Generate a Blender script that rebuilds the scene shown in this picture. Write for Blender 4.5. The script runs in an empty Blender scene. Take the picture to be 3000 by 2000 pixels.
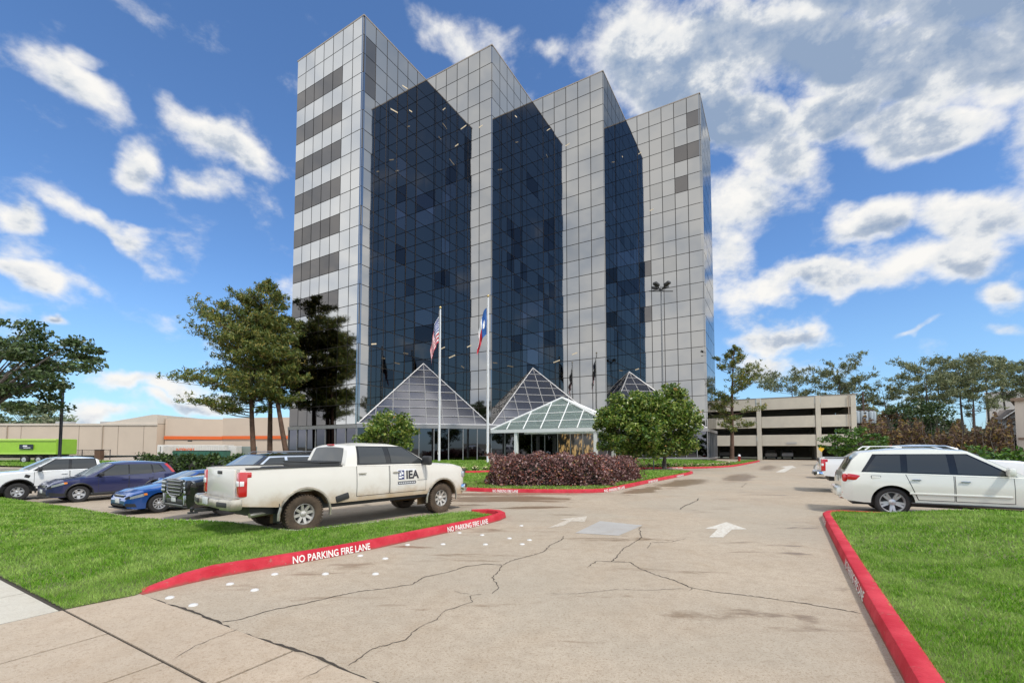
import bpy, bmesh, math, random
import numpy as np
from mathutils import Vector, Matrix
R = random.Random(7); rng = np.random.default_rng(7)
sc = bpy.context.scene; col = sc.collection
rad = math.radians
EYE = 1.9

# ------------------------------------------------------------------ camera
cd = bpy.data.cameras.new('camera'); cam = bpy.data.objects.new('camera', cd); col.objects.link(cam)
FP, TH, CY, CX = 1308.75, .0492, 1245.35, 1500.     # focal length in photo pixels, pitch, principal point
cam.location = (0, 0, EYE); cam.rotation_euler = (math.pi/2 + TH, 0, 0)
cd.sensor_width = 36; cd.sensor_fit = 'HORIZONTAL'; cd.lens = 36*FP/3000
cd.shift_y = (CY - 1000)/3000; cd.clip_start = .05; cd.clip_end = 6000
sc.camera = cam
sc.cycles.caustics_reflective = False; sc.cycles.caustics_refractive = False
sc.cycles.max_bounces = 8; sc.cycles.glossy_bounces = 5; sc.cycles.transparent_max_bounces = 12
sc.cycles.sample_clamp_indirect = 6

# ------------------------------------------------------------------ light
SUN_EL, SUN_AZ = rad(54), rad(146)      # azimuth measured clockwise from +Y (the view direction)
SKY_STRENGTH, SUN_STRENGTH, EXPOSURE = .12, 2.2, .42
sd = bpy.data.lights.new('sun', 'SUN'); so = bpy.data.objects.new('sun', sd); col.objects.link(so)
sd.energy = SUN_STRENGTH; sd.angle = rad(5); sd.color = (1, .95, .87)
so.rotation_euler = Vector((math.sin(SUN_AZ)*math.cos(SUN_EL), math.cos(SUN_AZ)*math.cos(SUN_EL), math.sin(SUN_EL))).to_track_quat('Z', 'Y').to_euler()
so.location = (60, -30, 80)
vs = sc.view_settings; vs.view_transform = 'Standard'; vs.look = 'None'; vs.gamma = 1; vs.exposure = EXPOSURE; vs.use_curve_mapping = False
sc.display_settings.display_device = 'sRGB'

class NB:                                            # small node-tree writer
    def __init__(s, tree): s.t = tree; s.n = tree.nodes; s.l = tree.links
    def add(s, typ, **kw):
        n = s.n.new(typ)
        for k, v in kw.items(): setattr(n, k, v)
        return n
    def put(s, sock, v):
        if isinstance(v, bpy.types.NodeSocket): s.l.new(v, sock)
        elif v is not None:
            if hasattr(sock, 'default_value') and isinstance(v, (tuple, list)) and sock.type == 'RGBA' and len(v) == 3: v = (*v, 1)
            sock.default_value = v
    def m(s, op, a, b=None, c=None, clamp=False):
        n = s.add('ShaderNodeMath', operation=op, use_clamp=clamp)
        for i, v in enumerate((a, b, c)):
            if v is not None: s.put(n.inputs[i], v)
        return n.outputs[0]
    def v(s, op, a, b=None, scale=None):
        n = s.add('ShaderNodeVectorMath', operation=op)
        s.put(n.inputs[0], a)
        if b is not None: s.put(n.inputs[1], b)
        if scale is not None: s.put(n.inputs['Scale'], scale)
        return n.outputs['Value'] if op in ('LENGTH', 'DOT_PRODUCT', 'DISTANCE') else n.outputs[0]
    def noise(s, vec, scale, detail=4, rough=.55, dist=0):
        n = s.add('ShaderNodeTexNoise'); s.put(n.inputs['Vector'], vec)
        n.inputs['Scale'].default_value = scale; n.inputs['Detail'].default_value = detail
        n.inputs['Roughness'].default_value = rough; n.inputs['Distortion'].default_value = dist
        return n.outputs['Fac']
    def rng(s, x, a, b, c=0., d=1., smooth=True):
        n = s.add('ShaderNodeMapRange', interpolation_type='SMOOTHSTEP' if smooth else 'LINEAR')
        s.put(n.inputs[0], x)
        for i, q in enumerate((a, b, c, d)): s.put(n.inputs[i+1], q)
        return n.outputs[0]
    def mix(s, f, a, b, mode='MIX'):
        n = s.add('ShaderNodeMix', data_type='RGBA', blend_type=mode)
        s.put(n.inputs[0], f); s.put(n.inputs[6], a); s.put(n.inputs[7], b)
        return n.outputs[2]
    def comb(s, x, y, z):
        n = s.add('ShaderNodeCombineXYZ')
        for i, q in enumerate((x, y, z)): s.put(n.inputs[i], q)
        return n.outputs[0]
    def ramp(s, f, stops):
        n = s.add('ShaderNodeValToRGB'); s.put(n.inputs[0], f); e = n.color_ramp.elements
        while len(e) < len(stops): e.new(.5)
        for el, (p, c) in zip(e, stops): el.position = p; el.color = (*c, 1)
        return n.outputs[0]

# ------------------------------------------------------------------ sky: physical sky and a procedural cloud layer by direction
w = bpy.data.worlds.new('World'); sc.world = w; w.use_nodes = True
b = NB(w.node_tree); b.n.clear()
out = b.add('ShaderNodeOutputWorld'); bg = b.add('ShaderNodeBackground'); b.l.new(bg.outputs[0], out.inputs[0])
sky = b.add('ShaderNodeTexSky', sky_type='NISHITA'); sky.sun_disc = False
sky.sun_elevation = SUN_EL; sky.sun_rotation = SUN_AZ
sky.air_density = 1.0; sky.dust_density = .6; sky.ozone_density = 3.0
tc = b.add('ShaderNodeTexCoord'); D = b.v('NORMALIZE', tc.outputs['Generated'])
sx = b.add('ShaderNodeSeparateXYZ'); b.put(sx.inputs[0], D); dx, dy, dz = sx.outputs
wv = b.add('ShaderNodeTexNoise'); b.put(wv.inputs['Vector'], D); wv.inputs['Scale'].default_value = 9; wv.inputs['Detail'].default_value = 4
warp = b.v('SCALE', b.v('SUBTRACT', wv.outputs['Color'], (.5, .5, .5)), scale=.17)
yy = b.m('MAXIMUM', dy, .05)
G = b.comb(b.m('DIVIDE', dx, yy), b.m('DIVIDE', dz, yy), 0.)     # tangent-plane direction about +Y
Gw = b.v('ADD', G, warp)
CL = [  # direction of each cloud bank (photo px), radii, rotation, weight
 (172,198,190,55,45,.8),(165,120,70,42,20,.6),(352,470,105,88,20,1.15),(615,380,235,72,37,1.0),(560,520,95,50,30,.65),
 (285,655,215,46,27,.95),(40,650,95,55,15,1.0),(70,795,170,42,14,1.0),(60,740,190,60,10,.5),(143,925,45,22,10,.9),
 (420,1130,190,40,8,1.0),(560,1190,150,36,5,.9),(250,1230,260,30,0,.7),(870,850,50,110,80,.4),
 (1340,70,170,80,30,.75),(1470,125,110,90,60,.6),(1640,95,60,45,0,.5),(1240,30,90,40,0,.4),
 (2010,130,230,170,20,1.1),(2180,290,190,90,15,1.0),(2520,90,430,120,0,1.0),(2900,120,330,140,0,.9),(2300,60,330,120,0,.9),(2650,210,260,80,0,.8),(2470,290,150,85,-15,1.1),
 (2760,320,260,85,-8,.9),(2330,460,120,95,40,1.0),(2180,560,170,110,0,.75),(2140,740,110,190,0,.65),
 (2600,620,150,62,-10,1.25),(2880,620,210,80,-5,1.2),(2420,800,300,50,-6,1.0),(2760,745,240,70,-5,1.0),
 (2280,965,150,48,0,1.15),(2170,900,90,90,0,.5),(2960,835,75,38,0,.9),(2690,945,90,12,-25,.7),(2945,930,65,26,0,.7),(2240,1060,120,40,0,.7),(3120,-190,430,280,0,1.4),(3330,330,300,260,0,1.2),(2560,-260,420,220,0,1.2)]
acc = None; und = None
for (px, py, rx, ry, rot, wt) in CL:
    if px > 1950 and py < 330: wt *= 1.45
    elif px < 1000: rx *= .86; ry *= .82
    n = b.add('ShaderNodeMapping', vector_type='TEXTURE'); b.put(n.inputs['Vector'], Gw)
    n.inputs['Location'].default_value = ((px-CX)/FP, (1310-py)/FP, 0); n.inputs['Rotation'].default_value = (0, 0, -rad(rot))
    n.inputs['Scale'].default_value = (rx*1.55/FP, ry*1.6/FP, 1)
    v = b.rng(b.v('LENGTH', n.outputs[0]), .05, 1.12, wt, 0.)
    sy_ = b.add('ShaderNodeSeparateXYZ'); b.put(sy_.inputs[0], n.outputs[0]); vy = b.m('MULTIPLY', v, sy_.outputs[1])
    und = vy if und is None else b.m('ADD', und, vy); tot = v if acc is None else b.m('ADD', tot, v)
    acc = v if acc is None else b.m('MAXIMUM', acc, v)
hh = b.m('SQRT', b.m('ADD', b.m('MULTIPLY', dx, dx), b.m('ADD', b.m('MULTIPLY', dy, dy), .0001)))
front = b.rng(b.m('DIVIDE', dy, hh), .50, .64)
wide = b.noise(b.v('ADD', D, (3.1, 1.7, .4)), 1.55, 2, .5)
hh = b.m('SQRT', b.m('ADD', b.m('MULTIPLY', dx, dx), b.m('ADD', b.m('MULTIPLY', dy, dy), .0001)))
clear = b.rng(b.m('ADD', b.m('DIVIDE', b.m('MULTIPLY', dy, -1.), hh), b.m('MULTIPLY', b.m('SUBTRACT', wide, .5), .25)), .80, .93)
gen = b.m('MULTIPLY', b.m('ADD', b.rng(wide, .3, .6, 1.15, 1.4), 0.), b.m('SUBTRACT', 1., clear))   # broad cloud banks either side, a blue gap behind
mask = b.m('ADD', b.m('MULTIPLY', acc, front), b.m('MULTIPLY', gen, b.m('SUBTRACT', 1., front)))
fv = b.v('MULTIPLY', D, (1, 1, 1.5))
n1 = b.noise(fv, 8.5, 9, .60, .10)
n2 = b.noise(b.v('ADD', fv, (.012, .004, .036)), 8.5, 9, .60, .10)
dens = b.m('ADD', b.m('MULTIPLY', mask, .80), b.m('MULTIPLY', b.m('SUBTRACT', n1, .5), 1.9))
alpha = b.rng(dens, .08, .74)
alpha = b.m('MULTIPLY', alpha, b.rng(dz, -.02, .03))
lit = b.m('ADD', b.m('MULTIPLY', b.m('SUBTRACT', n1, n2), b.m('ADD', b.m('MULTIPLY', front, 2.2), .8)), b.rng(dens, 1.15, .35, .52, .95))
grey = b.noise(b.v('ADD', D, (.3, .9, 2.2)), 2.6, 3, .5)
topg = b.m('MULTIPLY', b.rng(dz, .42, .56), b.rng(dx, .20, .40))     # the heavy bank overhead to the right is seen from below
height = b.m('DIVIDE', und, b.m('ADD', tot, .08))                   # positive toward a cloud's top, negative at its underside
lit = b.m('ADD', lit, b.m('MULTIPLY', b.m('MULTIPLY', b.rng(height, -.45, .35, -.42, .12), front), b.rng(dens, .35, .8)))
lit = b.m('SUBTRACT', lit, b.m('ADD', b.m('MULTIPLY', b.rng(grey, .5, .68), .14), b.m('MULTIPLY', topg, .26)))
ccol = b.ramp(lit, [(0., (.30, .40, .57)), (.35, (.50, .57, .68)), (.62, (.84, .86, .88)), (1., (1.0, .985, .955))])
hz = b.rng(dz, 0., .36, 1., 0.)
skc = b.mix(1., sky.outputs[0], (.72, .94, 1.16), 'MULTIPLY')
skc = b.mix(b.m('MULTIPLY', hz, .34), skc, (2.5, 4.3, 5.7))
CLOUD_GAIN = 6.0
cg = b.m('MULTIPLY', b.m('SUBTRACT', 2.1, b.m('MULTIPLY', front, 1.1)), CLOUD_GAIN)   # unseen clouds outside the view brightened so the tower glass mirrors silver
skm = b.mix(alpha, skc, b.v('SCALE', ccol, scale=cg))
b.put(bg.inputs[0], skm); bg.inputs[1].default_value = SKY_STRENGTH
w.cycles.sampling_method = 'MANUAL'; w.cycles.sample_map_resolution = 512

# ------------------------------------------------------------------ helpers
def ray(px, py):
    a = (px-CX)/FP; q = -(py-CY)/FP
    return Vector((a, math.cos(TH)-q*math.sin(TH), math.sin(TH)+q*math.cos(TH)))
def at(px, py, z=0.):                                   # ground point that the photograph shows there
    d = ray(px, py); t = (z-EYE)/d.z; return Vector((d.x*t, d.y*t, z))
def aty(px, py, Y):
    d = ray(px, py); t = Y/d.y; return Vector((d.x*t, Y, EYE+d.z*t))

MATS = {}
def M(name, c, rough=.6, metal=0., var=0., scale=3., bump=0., bscale=40., spec=.5, coat=0., island=0., trans=0.):
    if name in MATS: return MATS[name]
    m = bpy.data.materials.new(name); m.use_nodes = True; q = NB(m.node_tree)
    p = q.n['Principled BSDF']; p.inputs['Roughness'].default_value = rough; p.inputs['Metallic'].default_value = metal
    p.inputs['Specular IOR Level'].default_value = spec; p.inputs['Coat Weight'].default_value = coat; p.inputs['Coat Roughness'].default_value = .04
    base = (*c, 1)
    if trans: p.inputs['Transmission Weight'].default_value = trans
    if var or bump or island:
        g = q.add('ShaderNodeTexCoord').outputs['Object']; geo = q.add('ShaderNodeNewGeometry')
        f = q.noise(g, scale, 5, .6)
        cc = q.ramp(f, [(.25, tuple(x*(1-var) for x in c)), (.75, tuple(min(1, x*(1+var)) for x in c))])
        if island:
            oi = q.add('ShaderNodeObjectInfo')
            r = q.m('FRACT', q.m('ADD', geo.outputs['Random Per Island'], oi.outputs['Random']))
            cc = q.mix(1., cc, q.ramp(r, [(0, (1-island,)*3), (1, (1+island*.4,)*3)]), 'MULTIPLY')
        q.put(p.inputs['Base Color'], cc)
        if bump:
            bn = q.add('ShaderNodeBump'); bn.inputs['Strength'].default_value = bump; bn.inputs['Distance'].default_value = .02
            q.put(bn.inputs['Height'], q.noise(g, bscale, 4, .6)); q.put(p.inputs['Normal'], bn.outputs[0])
    else: p.inputs['Base Color'].default_value = base
    MATS[name] = m; return m
def leafmat(name, stops, rough=.45, trans=.25, spec=.4):
    m = bpy.data.materials.new(name); m.use_nodes = True; q = NB(m.node_tree); p = q.n['Principled BSDF']
    geo = q.add('ShaderNodeNewGeometry')
    cc = q.ramp(geo.outputs['Random Per Island'], stops)
    q.put(p.inputs['Base Color'], cc); p.inputs['Roughness'].default_value = rough; p.inputs['Specular IOR Level'].default_value = spec
    tr = q.add('ShaderNodeBsdfTranslucent'); q.put(tr.inputs[0], cc)
    mx = q.add('ShaderNodeMixShader'); mx.inputs[0].default_value = trans
    q.l.new(p.outputs[0], mx.inputs[1]); q.l.new(tr.outputs[0], mx.inputs[2]); q.l.new(mx.outputs[0], q.n['Material Output'].inputs[0])
    MATS[name] = m; return m

class MB:                                                # collects shapes into one mesh
    def __init__(s): s.v = []; s.f = []; s.mi = []; s.cur = 0
    def poly(s, pts, faces, T=None):
        o = len(s.v)
        for p in pts:
            p = Vector(p); s.v.append(tuple(T @ p if T else p))
        for f in faces: s.f.append(tuple(i+o for i in f)); s.mi.append(s.cur)
    def quad(s, a, b_, c, d): s.poly((a, b_, c, d), ((0, 1, 2, 3),))
    def box(s, c, d, rz=0., T=None, ry=0.):
        x, y, z = d[0]/2, d[1]/2, d[2]/2
        m = Matrix.Translation(c) @ Matrix.Rotation(rz, 4, 'Z') @ Matrix.Rotation(ry, 4, 'Y')
        if T: m = T @ m
        s.poly([(i*x, j*y, k*z) for i in (-1, 1) for j in (-1, 1) for k in (-1, 1)],
               [(0, 1, 3, 2), (4, 6, 7, 5), (0, 4, 5, 1), (2, 3, 7, 6), (0, 2, 6, 4), (1, 5, 7, 3)], m)
    def rbox(s, c, d, bev=.02, rz=0., ry=0., seg=2):
        bm = bmesh.new(); bmesh.ops.create_cube(bm, size=1)
        for v in bm.verts: v.co = Vector((v.co.x*d[0], v.co.y*d[1], v.co.z*d[2]))
        bmesh.ops.bevel(bm, geom=bm.edges[:], offset=min(bev, min(d)*.45), segments=seg, affect='EDGES', profile=.5)
        m = Matrix.Translation(c) @ Matrix.Rotation(rz, 4, 'Z') @ Matrix.Rotation(ry, 4, 'Y')
        bm.verts.index_update(); s.poly([v.co for v in bm.verts], [[v.index for v in f.verts] for f in bm.faces], m); bm.free()
    def prism(s, pts, z0, z1, base=True):
        n = len(pts); P = [(p[0], p[1], z0) for p in pts]+[(p[0], p[1], z1) for p in pts]
        F = [(i, (i+1) % n, n+(i+1) % n, n+i) for i in range(n)]+[tuple(range(n, 2*n))]
        if base: F.append(tuple(reversed(range(n))))
        s.poly(P, F)
    def tube(s, pts, r, n=8, cap=True):
        pts = [Vector(p) for p in pts]; rs = r if isinstance(r, (list, tuple)) else [r]*len(pts); P = []; F = []
        for i, p in enumerate(pts):
            t = (pts[min(i+1, len(pts)-1)]-pts[max(i-1, 0)]).normalized()
            u = t.cross(Vector((0, 0, 1)) if abs(t.z) < .9 else Vector((1, 0, 0))).normalized(); q = t.cross(u)
            for k in range(n):
                a = 2*math.pi*k/n; P.append(p+(u*math.cos(a)+q*math.sin(a))*rs[i])
        for i in range(len(pts)-1):
            for k in range(n): F.append((i*n+k, i*n+(k+1) % n, (i+1)*n+(k+1) % n, (i+1)*n+k))
        if cap: F.append(tuple(reversed(range(n)))); F.append(tuple(range((len(pts)-1)*n, len(pts)*n)))
        s.poly(P, F)
    def lathe(s, prof, n=28, axis='Y', T=None):           # prof: (radius, along the axis)
        P = []; F = []
        for (r, h) in prof:
            for k in range(n):
                a = 2*math.pi*k/n
                P.append((r*math.cos(a), h, r*math.sin(a)) if axis == 'Y' else (r*math.cos(a), r*math.sin(a), h))
        for i in range(len(prof)-1):
            for k in range(n): F.append((i*n+k, i*n+(k+1) % n, (i+1)*n+(k+1) % n, (i+1)*n+k))
        s.poly(P, F, T)
    def grid(s, fn, nu, nv, rim=None):                    # fn(u,v)->point; rim(u,v)-> point behind, gives the sheet an edge
        P = [fn(i/nu, j/nv) for j in range(nv+1) for i in range(nu+1)]; W_ = nu+1
        F = [(j*W_+i, j*W_+i+1, (j+1)*W_+i+1, (j+1)*W_+i) for j in range(nv) for i in range(nu)]
        if rim:
            bd = [(i, 0) for i in range(nu)]+[(nu, j) for j in range(nv)]+[(i, nv) for i in range(nu, 0, -1)]+[(0, j) for j in range(nv, 0, -1)]
            o = len(P); P += [rim(i/nu, j/nv) for i, j in bd]; k = len(bd)
            F += [(bd[t][1]*W_+bd[t][0], o+t, o+(t+1) % k, bd[(t+1) % k][1]*W_+bd[(t+1) % k][0]) for t in range(k)]
        s.poly(P, F)
    def mesh(s, name, mats, smooth=None):
        me = bpy.data.meshes.new(name); me.from_pydata(s.v, [], s.f)
        for m in (mats if isinstance(mats, (list, tuple)) else [mats]): me.materials.append(m)
        if any(s.mi): me.polygons.foreach_set('material_index', s.mi)
        if smooth is not None:
            me.polygons.foreach_set('use_smooth', [True]*len(me.polygons)); me.set_sharp_from_angle(angle=rad(smooth))
        me.update(); return me
    def build(s, name, mats, parent=None, smooth=None):
        return link(name, s.mesh(name, mats, smooth), parent)
def link(name, me, parent=None):
    o = bpy.data.objects.new(name, me); col.objects.link(o)
    if parent: o.parent = parent
    return o
def tag(o, label=None, cat=None, group=None, kind=None):
    for k, v in (('label', label), ('category', cat), ('group', group), ('kind', kind)):
        if v: o[k] = v
    return o
def thing(name, loc, rz=0., label=None, cat=None, group=None):
    o = bpy.data.objects.new(name, None); col.objects.link(o); o.location = loc; o.rotation_euler = (0, 0, rz); o.empty_display_size = .2
    return tag(o, label, cat, group)
def copy_tree(o, parent=None):
    c = o.copy(); col.objects.link(c)
    if parent: c.parent = parent
    for ch in list(o.children): copy_tree(ch, c)
    return c
def npmesh(name, V, nper, mats, parent=None, kind=None):  # V: (N*nper,3) soup of n-gons, fast
    V = np.asarray(V, np.float32); nv = len(V); nf = nv//nper
    me = bpy.data.meshes.new(name); me.vertices.add(nv); me.vertices.foreach_set('co', V.ravel())
    me.loops.add(nv); me.loops.foreach_set('vertex_index', np.arange(nv, dtype=np.int32))
    me.polygons.add(nf); me.polygons.foreach_set('loop_start', np.arange(0, nv, nper, dtype=np.int32))
    me.materials.append(mats); me.update(calc_edges=True)
    o = link(name, me, parent)
    if kind: o['kind'] = kind
    return o
def leafsoup(C, size, up=0., aspect=.55, jit=.35):        # quads of random turn at the points C
    n = len(C); a = rng.normal(size=(n, 3)); a[:, 2] *= (1-up)
    a /= np.linalg.norm(a, axis=1)[:, None]+1e-9
    c = rng.normal(size=(n, 3)); q = np.cross(a, c); q /= np.linalg.norm(q, axis=1)[:, None]+1e-9
    s = (size*(1+jit*rng.normal(size=n)).clip(.4, 2))[:, None]
    a = a*s*.5; q = q*s*.5*aspect
    return np.stack([C-a, C+q, C+a, C-q], 1).reshape(-1, 3)
def inpoly(P, poly):
    x, y = P[:, 0], P[:, 1]; r = np.zeros(len(P), bool); n = len(poly)
    for i in range(n):
        x1, y1 = poly[i][:2]; x2, y2 = poly[(i+1) % n][:2]
        c = ((y1 > y) != (y2 > y)) & (x < (x2-x1)*(y-y1)/(y2-y1+1e-12)+x1); r ^= c
    return r
def catmull(pts, step=.25):
    pts = [Vector((p[0], p[1], 0)) for p in pts]; o = []
    for i in range(len(pts)-1):
        p0 = pts[max(i-1, 0)]; p1 = pts[i]; p2 = pts[i+1]; p3 = pts[min(i+2, len(pts)-1)]
        k = max(1, int((p2-p1).length/step))
        for j in range(k):
            t = j/k
            o.append(.5*((2*p1)+(p2-p0)*t+(2*p0-5*p1+4*p2-p3)*t*t+(3*p1-p0-3*p2+p3)*t**3))
    o.append(pts[-1]); return o
_txt = {}
def textmesh(body, size=1., bold=0.):
    key = (body, size, bold)
    if key not in _txt:
        c = bpy.data.curves.new('lettering', 'FONT'); c.body = body; c.size = size; c.offset = bold; c.resolution_u = 2
        o = bpy.data.objects.new('lettering', c); me = bpy.data.meshes.new_from_object(o)
        _txt[key] = ([tuple(v.co) for v in me.vertices], [tuple(p.vertices) for p in me.polygons])
        bpy.data.objects.remove(o)
    return _txt[key]
UX = Vector((.8626, -.5058, 0)); VY = Vector((.5058, .8626, 0)); UVROT = math.atan2(-.5058, .8626)   # axes of the site
# ------------------------------------------------------------------ ground, drive, kerbs, lawns
S3 = 750/2352; K = 3000/2352
def r1(x, y): return (x*S3, 1200+y*S3)
def r3(x, y): return (1000+x*S3, 1000+y*S3)
def r4(x, y): return (1600+x*S3, 1000+y*S3)
def r5(x, y): return (2250+x*S3, 1000+y*S3)
def r6(x, y): return (x*1500/2352, 1500+y*1500/2352)
def r7(x, y): return (1500+x*1500/2352, 1500+y*1500/2352)

def concrete(name, base, wet=(), agg=1., dark=(), tint=(.72, .62, .50)):
    m = bpy.data.materials.new(name); m.use_nodes = True; q = NB(m.node_tree); p = q.n['Principled BSDF']
    pos = q.add('ShaderNodeNewGeometry').outputs['Position']
    big = q.noise(pos, .35, 4, .6); mid = q.noise(pos, 1.7, 6, .65, .4); fin = q.noise(pos, 55, 3, .7); spk = q.noise(pos, 120, 2, .5)
    rt = q.add('ShaderNodeMapping'); q.put(rt.inputs['Vector'], pos); rt.inputs['Rotation'].default_value = (0, 0, rad(-15)); rt.inputs['Scale'].default_value = (.35, 1.5, 1)
    st = q.noise(rt.outputs[0], 1.1, 7, .72, .6)
    c = q.mix(q.rng(big, .3, .7), tuple(x*.90 for x in base), tuple(min(1, x*1.08) for x in base))
    c = q.mix(q.m('MULTIPLY', q.rng(mid, .45, .75), .35), c, tuple(x*t for x, t in zip(base, tint)))
    c = q.mix(q.m('MULTIPLY', q.rng(fin, .35, .75), .40*agg), c, tuple(min(1, x*1.25) for x in base))
    c = q.mix(q.m('MULTIPLY', q.rng(spk, .56, .68), .85*agg), c, (base[0]*.50, base[1]*.40, base[2]*.30))
    c = q.mix(q.m('MULTIPLY', q.rng(q.noise(pos, 6, 6, .72), .40, .68), .40*agg), c, (base[0]*.66, base[1]*.62, base[2]*.58))
    c = q.mix(q.m('MULTIPLY', q.rng(q.noise(pos, .22, 3, .6, .5), .42, .62), .38*agg), c, (base[0]*.84, base[1]*.92, base[2]*.98))
    c = q.mix(q.m('MULTIPLY', q.rng(q.noise(pos, 38, 3, .7), .52, .66), .70*agg), c, (base[0]*.55, base[1]*.47, base[2]*.38))
    pit = q.noise(pos, 23, 2, .6)
    c = q.mix(q.m('MULTIPLY', q.rng(pit, .70, .76), .65*agg), c, (base[0]*.33, base[1]*.27, base[2]*.2))
    acc = None
    for (x, y, rx, ry, rot, k) in wet+dark:
        n = q.add('ShaderNodeMapping', vector_type='TEXTURE'); q.put(n.inputs['Vector'], pos)
        n.inputs['Location'].default_value = (x, y, 0); n.inputs['Rotation'].default_value = (0, 0, rad(rot)); n.inputs['Scale'].default_value = (rx, ry, 50)
        v = q.rng(q.v('LENGTH', n.outputs[0]), .2, 1.1, k, 0.)
        acc = v if acc is None else q.m('MAXIMUM', acc, v)
    rough = .82
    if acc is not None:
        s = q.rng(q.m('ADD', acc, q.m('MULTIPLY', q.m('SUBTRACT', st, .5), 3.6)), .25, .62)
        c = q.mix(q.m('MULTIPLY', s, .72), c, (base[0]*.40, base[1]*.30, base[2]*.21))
        rough = q.rng(s, 0, 1, .82, .35)
    q.put(p.inputs['Base Color'], c); q.put(p.inputs['Roughness'], rough); p.inputs['Specular IOR Level'].default_value = .35
    bn = q.add('ShaderNodeBump'); bn.inputs['Strength'].default_value = .35; bn.inputs['Distance'].default_value = .008
    q.put(bn.inputs['Height'], q.m('ADD', fin, q.m('MULTIPLY', spk, .6))); q.put(p.inputs['Normal'], bn.outputs[0])
    return m
wet = [(-.3, 16.6, 3.6, 1.3, -8, 1.0), (-.8, 18.2, 3.4, .7, 0, 1.1), (-1.8, 14.6, 1.5, .7, 10, .55), (5.8, 19.9, 2.6, .7, 55, 1.0), (9.3, 24.2, 4.5, 1.2, 58, 1.05),
       (14.5, 28.5, 6.5, 1.1, 58, .95), (2.2, 18.2, 2.2, .4, 0, .8), (-1.2, 15.9, 2.2, .5, -5, .7), (24, 42, 9, 1.0, 58, .8), (.6, 14.2, 1.6, .4, 10, .8)]
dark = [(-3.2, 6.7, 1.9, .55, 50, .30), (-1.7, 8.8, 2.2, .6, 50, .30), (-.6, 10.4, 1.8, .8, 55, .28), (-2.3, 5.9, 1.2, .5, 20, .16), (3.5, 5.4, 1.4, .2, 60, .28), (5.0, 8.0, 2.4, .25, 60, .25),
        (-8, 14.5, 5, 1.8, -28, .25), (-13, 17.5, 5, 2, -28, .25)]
MC = concrete('drive_concrete', (.415, .342, .256), wet, 1., dark)
MSW = concrete('apron_concrete', (.45, .36, .265), (), .7)
MSL = concrete('sidewalk_concrete', (.50, .46, .38), (), .4)
MKC = M('kerb_concrete', (.42, .38, .32), .85, var=.2, scale=4, bump=.3)
MRED = bpy.data.materials.new('red_kerb_paint'); MRED.use_nodes = True; q = NB(MRED.node_tree); p_ = q.n['Principled BSDF']; pos = q.add('ShaderNodeNewGeometry').outputs['Position']; sz_ = q.add('ShaderNodeSeparateXYZ'); q.put(sz_.inputs[0], pos)
c_ = q.mix(q.rng(q.noise(pos, 2.3, 5, .65), .35, .7), (.44, .016, .030), (.56, .045, .062)); n_a = q.noise(pos, 9, 7, .72, .3)
c_ = q.mix(q.m('MULTIPLY', q.rng(n_a, .60, .68), .75), c_, (.30, .17, .13)); c_ = q.mix(q.m('MULTIPLY', q.rng(q.noise(pos, 31, 4, .6), .62, .7), .5), c_, (.22, .02, .025))
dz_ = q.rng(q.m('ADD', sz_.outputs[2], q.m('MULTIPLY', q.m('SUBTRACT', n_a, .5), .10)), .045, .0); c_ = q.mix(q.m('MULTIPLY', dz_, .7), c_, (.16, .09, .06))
q.put(p_.inputs['Base Color'], c_); p_.inputs['Roughness'].default_value = .68; p_.inputs['Specular IOR Level'].default_value = .25
bn_ = q.add('ShaderNodeBump'); bn_.inputs['Strength'].default_value = .4; bn_.inputs['Distance'].default_value = .02; q.put(bn_.inputs['Height'], n_a); q.put(p_.inputs['Normal'], bn_.outputs[0])
MWP = M('white_road_paint', (.74, .72, .66), .6, var=.15, scale=9)
MDK = M('dark_joint', (.045, .035, .025), .95)
MSOIL = M('soil', (.10, .13, .03), .95, var=.4, scale=6)
MDIRT = M('far_ground', (.17, .16, .10), .95, var=.3, scale=.02)

g = MB(); g.poly([(-1500, -1500, -.6), (1500, -1500, -.6), (1500, 2500, -.6), (-1500, 2500, -.6)], [(0, 1, 2, 3)])
tag(g.build('ground', MDIRT), kind='structure')
def sm(t): t = np.clip(t, 0, 1); return t*t*(3-2*t)
def gz(x, y):                                             # the car park at the left lies a little lower than the drive
    x = np.asarray(x, float); y = np.asarray(y, float); return -.40*sm((-x-6)/6)*(1-sm((y-25)/7))*sm((x*VY.x+y*VY.y-2.7)/3.0)
def turf(name, poly, zf, dens, cell, mat_s=MSOIL):
    mn = np.min(np.array(poly), 0); mx = np.max(np.array(poly), 0)
    bm = bmesh.new(); vs_ = [bm.verts.new((p[0], p[1], 0)) for p in poly]; f = bm.faces.new(vs_)
    for ax in (0, 1):
        k = mn[ax]+cell
        while k < mx[ax]:
            no = (1, 0, 0) if ax == 0 else (0, 1, 0); co = (k, 0, 0) if ax == 0 else (0, k, 0)
            bmesh.ops.bisect_plane(bm, geom=bm.verts[:]+bm.edges[:]+bm.faces[:], plane_co=co, plane_no=no); k += cell
    bmesh.ops.triangulate(bm, faces=bm.faces[:])
    for v in bm.verts: v.co.z = zf(v.co.x, v.co.y)
    bm.normal_update()
    if sum(f.normal.z for f in bm.faces) < 0: bmesh.ops.reverse_faces(bm, faces=bm.faces[:])
    me = bpy.data.meshes.new(name); bm.to_mesh(me); bm.free(); me.materials.append(mat_s)
    for p in me.polygons: p.use_smooth = True
    return tag(link(name, me), kind='structure')
drive = turf('driveway', [(-75, -40), (90, -40), (95, 68), (-75, 112)], gz, 0, 1.5, MC)

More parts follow.
